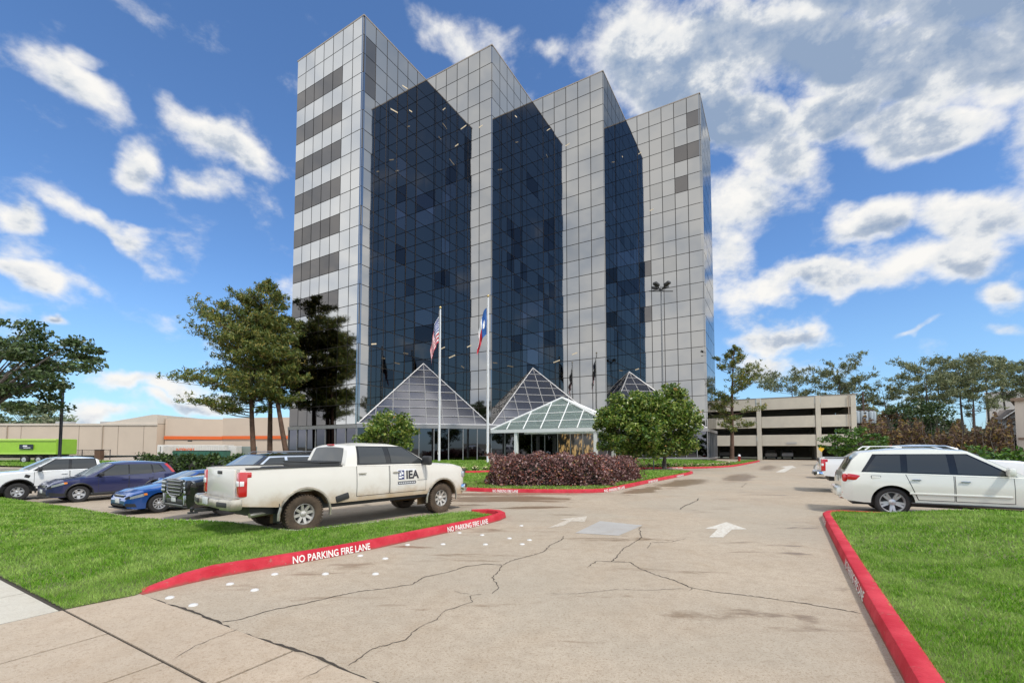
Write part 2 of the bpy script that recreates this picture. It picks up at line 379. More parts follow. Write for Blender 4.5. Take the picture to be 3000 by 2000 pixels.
def wiggle(pts, amp, step=.06, seed=1):
    rr = random.Random(seed); o = []
    for i in range(len(pts)-1):
        a = Vector(pts[i][:2]); c = Vector(pts[i+1][:2]); n = max(1, int((c-a).length/step)); d = (c-a).normalized(); q = Vector((-d.y, d.x))
        for k in range(n): o.append(a+(c-a)*(k/n)+q*rr.uniform(-amp, amp))
    o.append(Vector(pts[-1][:2])); return o
def ribbon(mb, pts, wd, z, seed=1):
    rr = random.Random(seed); P = []; n = len(pts)
    for i, p in enumerate(pts):
        d = (pts[min(i+1, n-1)]-pts[max(i-1, 0)]).normalized(); q = Vector((-d.y, d.x)); k = wd*rr.uniform(.35, 1.3)*(.3 if i in (0, n-1) else 1)
        P += [(p.x+q.x*k/2, p.y+q.y*k/2, z), (p.x-q.x*k/2, p.y-q.y*k/2, z)]
    mb.poly(P, [(2*i, 2*i+1, 2*i+3, 2*i+2) for i in range(n-1)])
cracks = [(.020, [r6(*p) for p in [(1020,505),(1100,490),(1250,450),(1500,395),(1650,368),(1780,345),(1890,330),(1950,300),(2060,270),(2140,247),(2230,240),(2310,243)]]),
 (.018, [r6(*p) for p in [(2310,245),(2270,300),(2285,345),(2260,375)]]),
 (.012, [r6(*p) for p in [(2200,372),(2170,385),(2165,410),(2050,450),(1990,490),(1910,540),(1850,580),(1720,630),(1600,705)]]),
 (.02, [r7(*p) for p in [(-40,243),(0,225),(100,195),(155,180),(185,150),(240,122),(235,108)]]),
 (.022, [r7(*p) for p in [(590,65),(585,125),(490,180),(455,225),(400,225),(350,250)]]),
 (.022, [r7(*p) for p in [(455,225),(530,230),(600,260),(670,293),(740,315),(810,345),(940,365),(1050,377),(1200,400),(1350,425),(1610,465)]]),
 (.008, [r7(*p) for p in [(180,380),(300,375),(480,355),(650,358),(800,350)]]),
 (.016, [r7(*p) for p in [(610,165),(640,140),(720,135),(800,120)]]), (.010, [r7(*p) for p in [(820,345),(830,360),(810,362)]]),
 (.010, [r7(*p) for p in [(1150,55),(1300,60),(1430,66)]]), (.008, [r6(*p) for p in [(2090,360),(2130,375),(2160,375)]]),
 (.05, [r4(*p) for p in [(1400,1440),(1370,1470),(1290,1500),(1230,1540)]]), (.03, [r4(*p) for p in [(1840,1300),(1790,1340)]])]
for i, (wd, pts) in enumerate(cracks):
    c = MB(); ribbon(c, wiggle([p_2 + p_2*0 for p_2 in wiggle([at(*p) for p in pts], .045, .3, i+50)], .014, .04, i), wd*.8, .004, i); c.build('crack', MDK, drive)
c = MB(); P = [at(*r7(*p)) for p in [(290,95),(405,40),(600,60),(490,107)]]; c.poly([(p.x, p.y, .004) for p in P], [(0, 1, 2, 3)])
c.build('concrete_patch', concrete('patch_concrete', (.40, .38, .35), (), .3), drive)

# apron and sidewalk slabs, each a piece with open joints
def ab(a, bb, z=0.): p = UX*a+VY*bb; return (p.x, p.y, z)
sw = MB(); sw.poly([ab(-40, -4, .003), ab(12, -4, .003), ab(12, 2.645, .003), ab(-7.1, 2.645, .003), ab(-7.17, 1.95, .003), ab(-40, 1.95, .003)], [tuple(range(6))])
sidewalk = tag(sw.build('sidewalk', MDK), kind='structure')
def slab(a0, a1, b0, b1, m, gap=.012, skew=0.):
    s = MB(); s.prism([ab(a0+gap, b0+gap)[:2], ab(a1-gap, b0+gap)[:2], ab(a1-gap+skew, b1-gap)[:2], ab(a0+gap, b1-gap)[:2]], .004, .016, False); s.build('slab', m, sidewalk)
aa = [-7.17, -5.87, -4.68, -3.5, -2.3, -1.1, .1, 1.3, 2.5]
for i in range(len(aa)-1): slab(aa[i], aa[i+1], .45, 1.925, MSW)
for i in range(len(aa)-1): slab(aa[i], aa[i+1], -1.2, .45, MSW)
for i in range(8): slab(-7.17-1.25*(i+1), -7.17-1.25*i, .45, 1.9, MSL)
for a0, a1 in ((-7.17, -3.9), (-3.9, -1.6), (-1.6, 1.8)): slab(a0, a1, 1.925, 2.64, MSW, .014)
c = MB(); ribbon(c, wiggle([ab(a, 2.655+.03*math.sin(a*3)) for a in np.arange(-6.9, 1.5, .5)], .012, .08, 5), .03, .006, 3); c.build('joint_crack', MDK, sidewalk)
for s_, pts in ((8, [(1100,540),(900,620),(800,680)]), (9, [(1530,700),(1450,745),(1380,780)])):
    c = MB(); ribbon(c, wiggle([at(*r6(*p)) for p in pts], .01, .06, s_), .007, .020, s_); c.build('crack', MDK, sidewalk)

# kerbs
class Kerb:
    def __init__(s, name, path, side, h=.15, wd=.2, mat=None, taper=None, step=.3, base=0., label=None):
        s.p = catmull(path, step); s.side = side; s.h = h; s.base = base; n = len(s.p); mb = MB(); P = []
        s.cum = [0.]
        for i in range(1, n): s.cum.append(s.cum[-1]+(s.p[i]-s.p[i-1]).length)
        prof = [(0, -.05), (.025, .80), (.035, .93), (.06, 1.0), (wd-.03, 1.0), (wd, .93), (wd, -.05)]
        for i in range(n):
            q = s.nrm(i); k = 1.
            if taper: k = min(1, .10+s.cum[i]/taper)
            bz = float(gz(s.p[i].x, s.p[i].y))
            for (o_, z) in prof: P.append((s.p[i].x+q.x*o_, s.p[i].y+q.y*o_, bz+base+z*h*k))
        m = len(prof)
        F = [(i*m+j, (i+1)*m+j, (i+1)*m+j+1, i*m+j+1) for i in range(n-1) for j in range(m-1)]+[tuple(range(m)), tuple(range((n-1)*m, n*m))]
        mb.poly(P, F); s.o = tag(mb.build(name, mat or MRED, None, 35), kind='structure')
    def nrm(s, i):
        d = (s.p[min(i+1, len(s.p)-1)]-s.p[max(i-1, 0)]).normalized(); return Vector((-d.y, d.x, 0))*s.side
    def pt(s, L):
        L = max(0, min(s.cum[-1]-1e-6, L)); i = int(np.searchsorted(s.cum, L, 'right')-1); i = min(i, len(s.p)-2)
        t = (L-s.cum[i])/(s.cum[i+1]-s.cum[i]); return s.p[i].lerp(s.p[i+1], t), s.nrm(i).lerp(s.nrm(i+1), t)
    def near(s, q): return s.cum[min(range(len(s.p)), key=lambda i: (s.p[i].x-q[0])**2+(s.p[i].y-q[1])**2)]
    def text(s, body, L0, L1, mat, rev=False, hf=.72):
        V, F = textmesh(body, 1., .02); x0 = min(v[0] for v in V); x1 = max(v[0] for v in V); y1 = max(v[1] for v in V); P = []
        for v in V:
            u = (v[0]-x0)/(x1-x0); L = (L1-(L1-L0)*u) if rev else L0+(L1-L0)*u
            z = s.h*(.08+hf*v[1]/y1); p, q = s.pt(L); o_ = .025*z/(s.h*.8)-.004; P.append((p.x+q.x*o_, p.y+q.y*o_, s.base+z))
        mb = MB(); mb.poly(P, F); mb.build('kerb_lettering', mat, s.o)
TXT = 'NO PARKING FIRE LANE'
kl_path = [(-4.78,5.84),(-4.31,6.62),(-3.56,7.36),(-2.63,8.40),(-1.66,9.75),(-.8,10.92),(-.3,11.75),(-.16,12.2),(-.30,12.62),(-.68,12.82),(-1.15,12.72)]
kl = Kerb('kerb', kl_path, 1, .16, .2, taper=.8)
kl.text(TXT, kl.near((-3.56, 7.36)), kl.near((-2.58, 8.46)), MWP); kl.text(TXT, kl.near((-1.5, 9.95)), kl.near((-.62, 11.2)), MWP)
kr_path = [(1.55,1.05),(3.18,3.72),(4.15,5.33),(5.32,7.25),(7.32,10.50),(8.35,12.15),(8.72,12.52),(9.15,12.62),(9.6,12.42),(12.1,10.96),(16.5,8.38),(22,5.15)]
kr = Kerb('kerb', kr_path, -1, .16, .2)
kr.text(TXT, kr.near((4.3, 5.55)), kr.near((5.35, 7.3)), MWP, True); kr.text(TXT, kr.near((7.5, 10.8)), kr.near((8.2, 11.9)), MWP, True)
md_path = [(-6.5,23.5),(-5.2,21.4),(-4.2,20.6),(-2.57,19.75),(-.82,19.0),(1.28,18.65),(2.7,18.62),(3.9,18.95),(5.2,20.70),(7.88,24.72),(10.99,29.18),(12.9,32.1),(13.25,33.2),(12.7,34.2),(11.5,34.6),(4,33.0),(-4,30.3),(-6.6,28.6),(-7.2,26),(-6.5,23.5)]
mk = Kerb('kerb', md_path, 1, .16, .2, step=.5)
mk.text(TXT, mk.near((-.95, 19.05)), mk.near((.3, 18.75)), MWP); mk.text(TXT, mk.near((4.0, 19.1)), mk.near((5.2, 20.7)), MWP)
mk.text(TXT, mk.near((7.2, 23.7)), mk.near((8.2, 25.2)), MWP); mk.text(TXT, mk.near((10.5, 28.5)), mk.near((11.5, 29.95)), MWP)
gd_path = [(-16,31.5),(-9,31.8),(-4.24,32.8),(-2.28,33.5),(5,36.6),(12.22,39.4),(15.2,39.9),(17.6,40.6),(20.43,42.7),(23.44,46.2),(33.2,60.0),(33.3,61.2),(32.6,61.6),(31.2,60.6)]
gk = Kerb('kerb', gd_path, 1, .16, .22, step=.8)
gk.text(TXT, gk.near((13.4, 39.55)), gk.near((15.3, 40.0)), MWP)
le_path = [(-46,31.0),(-22.3,19.5),(-15.9,16.35),(-10.6,13.4),(-7.5,11.4),(-5.1,9.95),(-4.62,9.76),(-4.28,10.02),(-3.0,11.12),(-1.85,12.2),(-1.2,12.68)]
Kerb('kerb', le_path, -1, .13, .13, MKC)

# lawns: a raised soil sheet each, with the turf as real blades on it
def offset(path, d): 
    n = len(path); o = []
    for i in range(n):
        t = (path[min(i+1, n-1)]-path[max(i-1, 0)]).normalized(); o.append((path[i].x-t.y*d, path[i].y+t.x*d))
    return o
MGR = bpy.data.materials.new('grass_blades'); MGR.use_nodes = True; q = NB(MGR.node_tree); p_ = q.n['Principled BSDF']
geo = q.add('ShaderNodeNewGeometry'); pos = geo.outputs['Position']
c1 = q.ramp(geo.outputs['Random Per Island'], [(0, (.075, .19, .010)), (.5, (.15, .33, .018)), (.85, (.24, .43, .04)), (1, (.40, .48, .12))])
pch = q.noise(pos, 1.1, 5, .65, .5); pch2 = q.noise(pos, 5.5, 4, .65)
c1 = q.mix(q.m('MULTIPLY', q.rng(pch, .40, .64), .82), c1, (.36, .49, .12)); c1 = q.mix(q.m('MULTIPLY', q.rng(pch2, .52, .30), .55), c1, (.05, .14, .010))
q.put(p_.inputs['Base Color'], c1); p_.inputs['Roughness'].default_value = .55; p_.inputs['Specular IOR Level'].default_value = .25
tr = q.add('ShaderNodeBsdfTranslucent'); q.put(tr.inputs[0], c1); mx_ = q.add('ShaderNodeMixShader'); mx_.inputs[0].default_value = .3
q.l.new(p_.outputs[0], mx_.inputs[1]); q.l.new(tr.outputs[0], mx_.inputs[2]); q.l.new(mx_.outputs[0], q.n['Material Output'].inputs[0])
def blades(poly, zf, bands):                              # bands: (nearest, farthest distance, blades per m2, height, width)
    mn = np.min(np.array(poly), 0); mx = np.max(np.array(poly), 0); out_ = []
    for (d0, d1, dens, hh, ww) in bands:
        x0, x1 = max(mn[0], -d1), min(mx[0], d1); y0, y1 = max(mn[1], -2), min(mx[1], d1)
        if x1 <= x0 or y1 <= y0: continue
        n = int((x1-x0)*(y1-y0)*dens); P = np.stack([rng.uniform(x0, x1, n), rng.uniform(y0, y1, n)], 1)
        d = np.hypot(P[:, 0], P[:, 1]); P = P[(d >= d0) & (d < d1) & inpoly(P, poly) & (P[:, 1] > np.abs(P[:, 0])*.78)]
        n = len(P)
        if not n: continue
        z = zf(P[:, 0], P[:, 1]); a = rng.uniform(0, 6.283, n); hgt = hh*rng.uniform(.5, 1.25, n); wd = ww*rng.uniform(.6, 1.4, n)
        ln = rng.normal(0, .45, (n, 2))*hgt[:, None]
        B = np.column_stack([P, z-.01]); dx_ = np.column_stack([np.cos(a)*wd, np.sin(a)*wd, 0*a])
        T = np.column_stack([P+ln, z+hgt]); out_.append(np.stack([B-dx_, B+dx_, T], 1).reshape(-1, 3))
    return np.concatenate(out_)
lp = [p[:2] for p in offset(kl.p, .19)][:-4]
lawnL = [(-5.20,5.30)]+[(-4.80, 5.80)]+lp[1:]+[(-1.25,12.55),(-1.93,12.07),(-3.1,10.98),(-4.35,9.92),(-4.66,9.64),(-5.15,9.82),(-7.56,11.27),(-10.66,13.27),(-15.96,16.22),(-22.36,19.37),(-46,30.8),(-46,29.2)]
def zL(x, y):
    x = np.asarray(x, float); y = np.asarray(y, float); bb = x*VY.x+y*VY.y
    return .02+.10*sm((bb-1.9)/1.1)*sm(np.hypot(x+4.75, y-5.85)/1.1)-.36*sm((-x-6)/6)*sm((bb-2.5)/3.5)
turf('lawn', lawnL, zL, 0, .5)
tag(npmesh('grass', blades(lawnL, zL, [(0, 8.5, 4200, .045, .0050), (8.5, 13, 1900, .048, .009), (13, 34, 480, .05, .018)]), 3, MGR), kind='stuff')
rp = [p[:2] for p in offset(kr.p, -.19)]
lawnR = rp+[(22, -2), (3, -2)]
def zR(x, y):
    x = np.asarray(x, float); y = np.asarray(y, float); a = x*UX.x+y*UX.y; bb = x*VY.x+y*VY.y
    return .13+.30*sm((a-1.25)/3.2)*sm((15.38-bb)/.75)*sm((bb-6)/6.5)
turf('lawn', lawnR, zR, 0, .4)
tag(npmesh('grass', blades(lawnR, zR, [(0, 6.5, 5200, .042, .0046), (6.5, 10, 2700, .045, .0075), (10, 20, 950, .055, .012)]), 3, MGR), kind='stuff')
medpoly = [p for p in offset(mk.p, .19)]
zM = lambda x, y: .14+0*np.asarray(x, float)
m_ = MB(); m_.poly([(x, y, .165) for x, y in [(-1.9, 19.75), (1.5, 19.2), (3.3, 19.25), (4.5, 20.3), (7.2, 24.2), (7.7, 26.2), (5, 26.4), (2, 24.4), (-1.6, 24.0), (-2.3, 21.5)]], [tuple(range(10))])
tag(m_.build('mulch_bed', M('bark_mulch', (.10, .058, .036), .95, var=.5, scale=9, bump=.8, bscale=30)), kind='structure')
turf('lawn', medpoly, zM, 0, 3)
tag(npmesh('grass', blades(medpoly, zM, [(0, 26, 330, .07, .03), (26, 40, 160, .08, .05)]), 3, MGR), kind='stuff')
gkp = offset(gk.p, .2)
garden = gkp+[(30.5, 60), (26, 52), (24, 54), (8, 49), (-2, 47), (-15, 44), (-26, 50), (-24, 36)]
def zG(x, y):
    x = np.asarray(x, float); y = np.asarray(y, float); c = np.array([[q[0], q[1]] for q in gkp]); P = np.stack(np.broadcast_arrays(x, y), -1).reshape(-1, 1, 2)
    d = np.sqrt(((P-c)**2).sum(-1)).min(1).reshape(np.shape(x)); return .14+.40*sm(d/9)
turf('lawn', garden, zG, 0, 2)
tag(npmesh('grass', blades(garden, zG, [(0, 75, 90, .10, .06)]), 3, MGR), kind='stuff')
far = [(-70, 50), (-20, 34), (-19, 38), (-30, 48), (-70, 66)]
turf('lawn', far, zM, 0, 6)
tag(npmesh('grass', blades(far, zM, [(0, 90, 30, .12, .09)]), 3, MGR), kind='stuff')

# painted arrows and the white ceramic lane buttons
def arrow(pts, label, m=None):
    mb = MB(); P = [at(*p) for p in pts]; mb.poly([(p.x, p.y, .004) for p in P], [tuple(range(len(P)))])
    tag(mb.build('road_arrow', m or MWPA), label, 'road marking', 'white lane arrows painted on the drive')
def wornpaint(name, lo, hi):
    m = bpy.data.materials.new(name); m.use_nodes = True; q = NB(m.node_tree); p_ = q.n['Principled BSDF']; pos = q.add('ShaderNodeNewGeometry').outputs['Position']
    q.put(p_.inputs['Base Color'], q.mix(q.rng(q.noise(pos, 13, 6, .72), lo, hi), (.60, .57, .50), (.43, .36, .275))); p_.inputs['Roughness'].default_value = .8
    return m
MWPB = wornpaint('very_worn_road_paint', .30, .58)
MWPA = bpy.data.materials.new('worn_road_paint'); MWPA.use_nodes = True; q = NB(MWPA.node_tree); p_ = q.n['Principled BSDF']
pos = q.add('ShaderNodeNewGeometry').outputs['Position']
q.put(p_.inputs['Base Color'], q.mix(q.rng(q.noise(pos, 14, 6, .7), .42, .62), (.60, .57, .50), (.45, .38, .295))); p_.inputs['Roughness'].default_value = .75
arrow([r7(*p) for p in [(905,115),(970,115),(1010,79),(1080,78),(985,45),(885,75),(945,77)]], 'white straight arrow on the drive nearest the right kerb')
arrow([r7(*p) for p in [(165,72),(235,62),(270,42),(335,43),(345,18),(215,32),(250,36)]], 'faded white arrow beside the grey concrete patch', MWPB)
arrow([r4(*p) for p in [(2110,1200),(2190,1200),(2262,1160),(2300,1160),(2260,1138),(2150,1150),(2200,1158)]], 'distant white arrow before the parking garage')
d_ = MB(); d_.lathe([(.052, 0), (.050, .008), (.041, .017), (.02, .022), (0, .0225)], 14, 'Z')
dome = d_.mesh('lane_button', M('white_ceramic', (.58, .57, .53), .25, var=.08, scale=20), 40)
bt = [r6(*p) for p in [(780,393),(888,427),(1057,330),(1170,358),(1262,285),(1495,284),(1725,284),(1655,200),(1770,213),(1872,150),(2035,147),(2230,148),(2110,95),(2215,105),(2340,120)]]+[r7(*p) for p in [(43,62),(80,128),(47,147)]]
bl = ['nearest round white lane button, at the foot of the red kerb','white lane button just right of the nearest one, by the apron joint','white lane button close to the kerb, third from the apron','white lane button set out from the kerb, fourth from the apron','white lane button under the start of the kerb lettering','white lane button below the word PARKING, out in the lane','white lane button on a dark stain below the words FIRE LANE','white lane button close under the word FIRE','white lane button under the end of the word LANE','white lane button close to the kerb between its two letterings','white lane button right of the one between the letterings','outermost white lane button in the row beyond the words','white lane button close under the far kerb lettering','white lane button right of the one under the far lettering','white lane button near the rounded kerb tip','farthest white lane button, toward the faded arrow','white lane button in a dark stain left of the grey patch','white lane button beside the stained one, nearer the camera']
for p, l in zip(bt, bl):
    o = link('lane_button', dome); o.location = at(*p); tag(o, l, 'road stud', 'white round lane buttons along the kerb')
# ------------------------------------------------------------------ the glass office tower
A0, L0 = Vector((-15.36, 44.27, 0)), Vector((-24.86, 49.84, 0)); I1, A1 = Vector((-10.50, 52.54, 0)), Vector((-2.24, 47.70, 0))
I2, A2 = Vector((2.61, 55.98, 0)), Vector((10.83, 51.16, 0)); I3, A3 = Vector((15.60, 59.29, 0)), Vector((23.77, 54.50, 0)); RR = Vector((28.93, 63.29, 0))
HT, Z0, NR = 46.64, 4.2, 21; RH = (HT-Z0)/NR
def mirror_glass(name, c, rough, isl, metal=1., wav=.0):
    m = bpy.data.materials.new(name); m.use_nodes = True; q = NB(m.node_tree); p = q.n['Principled BSDF']
    geo = q.add('ShaderNodeNewGeometry'); oi = q.add('ShaderNodeObjectInfo')
    r = q.m('FRACT', q.m('ADD', geo.outputs['Random Per Island'], q.m('MULTIPLY', oi.outputs['Random'], 7.3)))
    k = q.ramp(r, [(0, (1-isl,)*3), (.12, (1-isl*.35,)*3), (.8, (1,)*3), (1, (1+isl*.15,)*3)])
    q.put(p.inputs['Base Color'], q.mix(1., (*c, 1), k, 'MULTIPLY')); p.inputs['Metallic'].default_value = metal
    p.inputs['Roughness'].default_value = rough; p.inputs['Specular Tint'].default_value = (.8, .8, .8, 1)
    bn = q.add('ShaderNodeBump'); bn.inputs['Strength'].default_value = wav; bn.inputs['Distance'].default_value = .05
    tcx = q.add('ShaderNodeTexCoord'); vv = q.v('ADD', tcx.outputs['Object'], q.comb(q.m('MULTIPLY', oi.outputs['Random'], 40.), 0., 0.))
    q.put(bn.inputs['Height'], q.noise(vv, .55, 1, .5)); q.put(p.inputs['Normal'], bn.outputs[0])
    return m
MPAN = mirror_glass('silver_glass', (.262, .256, .247), .035, .11, 1., .03)
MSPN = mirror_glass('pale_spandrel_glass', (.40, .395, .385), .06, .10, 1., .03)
MVAR = mirror_glass('clear_pane_glass', (.15, .145, .15), .03, .3, 1., .03); MVAL = mirror_glass('blind_pane_glass', (.36, .345, .345), .06, .2, 1., .03)
MWIN = mirror_glass('grey_window_glass', (.115, .108, .104), .03, .25, 1., .03)
MBRZ = M('bronze_mullion', (.085, .068, .055), .5, metal=.3)
MWALL = M('dark_wall', (.035, .032, .03), .8)
MSTORE = mirror_glass('storefront_glass', (.10, .10, .115), .02, .45, 1., .02)
MSMK = mirror_glass('smoked_skylight_glass', (.19, .183, .19), .12, .25, .85, .03)
MALU = M('silver_aluminium', (.62, .61, .60), .4, metal=.4)
MCOP = M('coping_metal', (.30, .25, .20), .5, metal=.4)
tower = thing('office_tower', (A1.x, A1.y, 0), 0, 'tall mirrored glass office tower with sawtooth corners behind the flagpoles', 'building')
inv = Matrix.Translation(-A1)
def loc(p): return Vector(p)-A1
mb = MB(); back = [RR-UX*11.8, L0+VY*12]
foot = [L0, A0, I1, A1, I2, A2, I3, A3, RR]+back
mb.prism([loc(p)[:2] for p in foot], .1, HT-.05); mb.build('wall', MBRZ, tower)
mb = MB()
ring = [loc(p) for p in foot]
for i in range(len(ring)):
    p, q_ = ring[i], ring[(i+1) % len(ring)]; d = q_-p; c = (p+q_)/2
    mb.box((c.x, c.y, HT+.04), (d.length+.14, .16, .14), math.atan2(d.y, d.x))
mb.build('coping', MCOP, tower)
walls = [(L0, A0, 7), (A0, I1, 6), (I1, A1, 6), (A1, I2, 6), (I2, A2, 6), (A2, I3, 6), (I3, A3, 6), (A3, RR, 6)]
GAPX, GAPZ = .085, .075; items = []
for wi, (p, q_, n) in enumerate(walls):
    d = (q_-p); ln = d.length; d.normalize(); no = Vector((d.y, -d.x, 0)); cw = ln/n
    for c in range(n):
        for r in range(NR):
            ctr = p+d*(cw*(c+.5))+no*.03; z = HT-RH*(r+.5)
            row = r
            dark = (wi == 0 and c < 5 and row >= 2 and row % 2 == 0) or (wi == 6 and c == 5 and row in (1, 3)) or (wi == 1 and c == 0 and row in (1,2,3)) or (wi == 6 and R.random() < .035)
            to = Vector((ctr.x, ctr.y, z-EYE)); area = cw*RH*abs(no.dot(to))/to.length**3
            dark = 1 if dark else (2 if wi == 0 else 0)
            inner = (wi in (1, 3, 5) and c >= 2) or (wi in (2, 4, 6) and c <= {2: 2, 4: 1, 6: 0}[wi])
            if inner and r > 4: dark = R.choices((0, 3, 4), (.82, .10, .08))[0]
            items.append((area*(.45 if wi in (3, 5) else 1), wi, ctr, z, math.atan2(d.y, d.x), cw, dark))
items.sort(key=lambda t: -t[0])
pm = {}
def panel_mesh(dark):
    if dark not in pm:
        b_ = MB(); b_.box((0, 0, 0), (1-GAPX/1.59, .05, RH-GAPZ)); b_.f.pop(3)
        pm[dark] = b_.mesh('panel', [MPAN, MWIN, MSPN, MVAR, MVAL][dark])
    return pm[dark]
rest = MB()
for i, (ar, wi, ctr, z, ang, cw, dark) in enumerate(items):
    t1, t2 = R.gauss(0, .0016), R.gauss(0, .0016); c = loc(ctr)
    if i < 295:
        o = link('window' if dark == 1 else 'panel', panel_mesh(dark), tower); o.location = (c.x, c.y, z); o.scale = (cw, 1, 1); o.rotation_euler = (t1, 0, ang+t2)
        if dark == 1: o['label'] = 'darker grey window pane'
    else:
        T = Matrix.Translation((c.x, c.y, z)) @ Matrix.Rotation(ang+t2, 4, 'Z') @ Matrix.Rotation(t1, 4, 'X')
        rest.cur = dark
        rest.box((0, 0, 0), (cw-GAPX, .05, RH-GAPZ), 0, T)
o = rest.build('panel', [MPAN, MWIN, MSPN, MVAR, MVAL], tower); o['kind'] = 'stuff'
# faceted glass strips up the outer corners
for cpt in (A0, A1, A2, A3):
    ct = MB(); no = (-VY+UX).normalized(); tg = Vector((-no.y, no.x, 0)); wd = .26 if cpt in (A0, A3) else .10; c0 = loc(cpt)
    for r in range(NR):
        z1 = HT-RH*r-.02; z0 = z1-RH+.05; k = R.uniform(-.12, .12); t_ = tg*wd; q0 = c0+no*.045
        ct.poly([(q0-t_*.75+no*-.06).to_tuple()[:2]+(z0,), (q0+t_*.75+no*(-.06+k*wd)).to_tuple()[:2]+(z0,), (q0+t_*.75+no*(-.06+k*wd)).to_tuple()[:2]+(z1,), (q0-t_*.75-no*.06).to_tuple()[:2]+(z1,)], [(0, 1, 2, 3)])
    ct.build('corner_glass', MPAN, tower)
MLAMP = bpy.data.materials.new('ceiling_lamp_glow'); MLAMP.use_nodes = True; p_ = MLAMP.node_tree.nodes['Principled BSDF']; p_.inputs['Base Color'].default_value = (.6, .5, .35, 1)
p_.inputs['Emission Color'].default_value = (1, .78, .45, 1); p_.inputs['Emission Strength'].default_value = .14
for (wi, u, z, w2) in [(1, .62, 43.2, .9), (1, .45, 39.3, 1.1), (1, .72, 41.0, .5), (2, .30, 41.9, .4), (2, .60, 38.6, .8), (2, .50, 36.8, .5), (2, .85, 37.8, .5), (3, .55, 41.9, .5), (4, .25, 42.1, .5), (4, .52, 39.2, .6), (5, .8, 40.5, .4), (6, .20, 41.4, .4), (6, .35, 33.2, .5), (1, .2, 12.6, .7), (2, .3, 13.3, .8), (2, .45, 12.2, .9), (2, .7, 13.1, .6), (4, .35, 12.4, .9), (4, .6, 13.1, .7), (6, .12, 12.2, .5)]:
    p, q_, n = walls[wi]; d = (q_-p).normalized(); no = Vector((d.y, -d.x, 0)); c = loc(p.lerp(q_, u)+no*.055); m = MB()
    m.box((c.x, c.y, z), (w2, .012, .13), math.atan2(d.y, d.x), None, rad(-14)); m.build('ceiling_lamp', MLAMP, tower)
# ground floor: panes between mullions
MSKF = M('skylight_frame', (.42, .41, .40), .45, metal=.4); mst = {}; MSFR = M('storefront_frame', (.28, .27, .26), .45, metal=.4)
def storefront(p, q_, n, z0, z1, lit=(), hdr=.35):
    d = q_-p; ln = d.length; d = d.normalized(); no = Vector((d.y, -d.x, 0)); cw = ln/n; ang = math.atan2(d.y, d.x)
    root = MB()
    c = loc((p+q_)/2+no*.06); root.box((c.x, c.y, z1-hdr/2), (ln+.1, .22, hdr), ang); root.box((c.x, c.y, z0+.1), (ln, .18, .22), ang)
    for i in range(n+1):
        c = loc(p+d*(cw*i)+no*.06); root.box((c.x, c.y, (z0+z1-hdr)/2), (.085, .14, z1-z0-hdr), ang)
    sf = root.build('storefront', MSFR, tower)
    for i in range(n):
        key = (round(cw, 2), z0, z1, i in lit)
        if key not in mst:
            b_ = MB(); b_.box((0, 0, 0), (cw-.10, .03, z1-z0-hdr-.24)); mst[key] = b_.mesh('pane', MLIT if i in lit else MSTORE)
        c = loc(p+d*(cw*(i+.5))+no*.03); o = link('pane', mst[key], sf); o.location = (c.x, c.y, (z0+.22+z1-hdr)/2); o.rotation_euler = (R.gauss(0, .003), 0, ang+R.gauss(0, .003))
MLIT = bpy.data.materials.new('lit_lobby_glass'); MLIT.use_nodes = True; q = NB(MLIT.node_tree); p_ = q.n['Principled BSDF']
og = q.add('ShaderNodeTexCoord').outputs['Object']; f_ = q.noise(q.v('MULTIPLY', og, (1.3, 1., .5)), 1.7, 3, .6)
p_.inputs['Base Color'].default_value = (.03, .028, .025, 1); p_.inputs['Roughness'].default_value = .05
q.put(p_.inputs['Emission Color'], (1., .62, .22, 1)); q.put(p_.inputs['Emission Strength'], q.m('MULTIPLY', q.rng(f_, .48, .62), .30))
storefront(L0, A0, 7, .3, Z0-.02)
storefront(A3, RR, 6, .4, Z0-.02)
notch = [(A0, A1, I1, (1242.4, 1065)), (A1, A2, I2, (1562.8, 1078)), (A2, A3, I3, (1844, 1089))]
pod = MB()
for (a, c, apex, pk) in notch: pod.prism([loc(x)[:2] for x in (a, c, apex)], .1, Z0-.06)
pod.build('lobby_base', MWALL, tower)
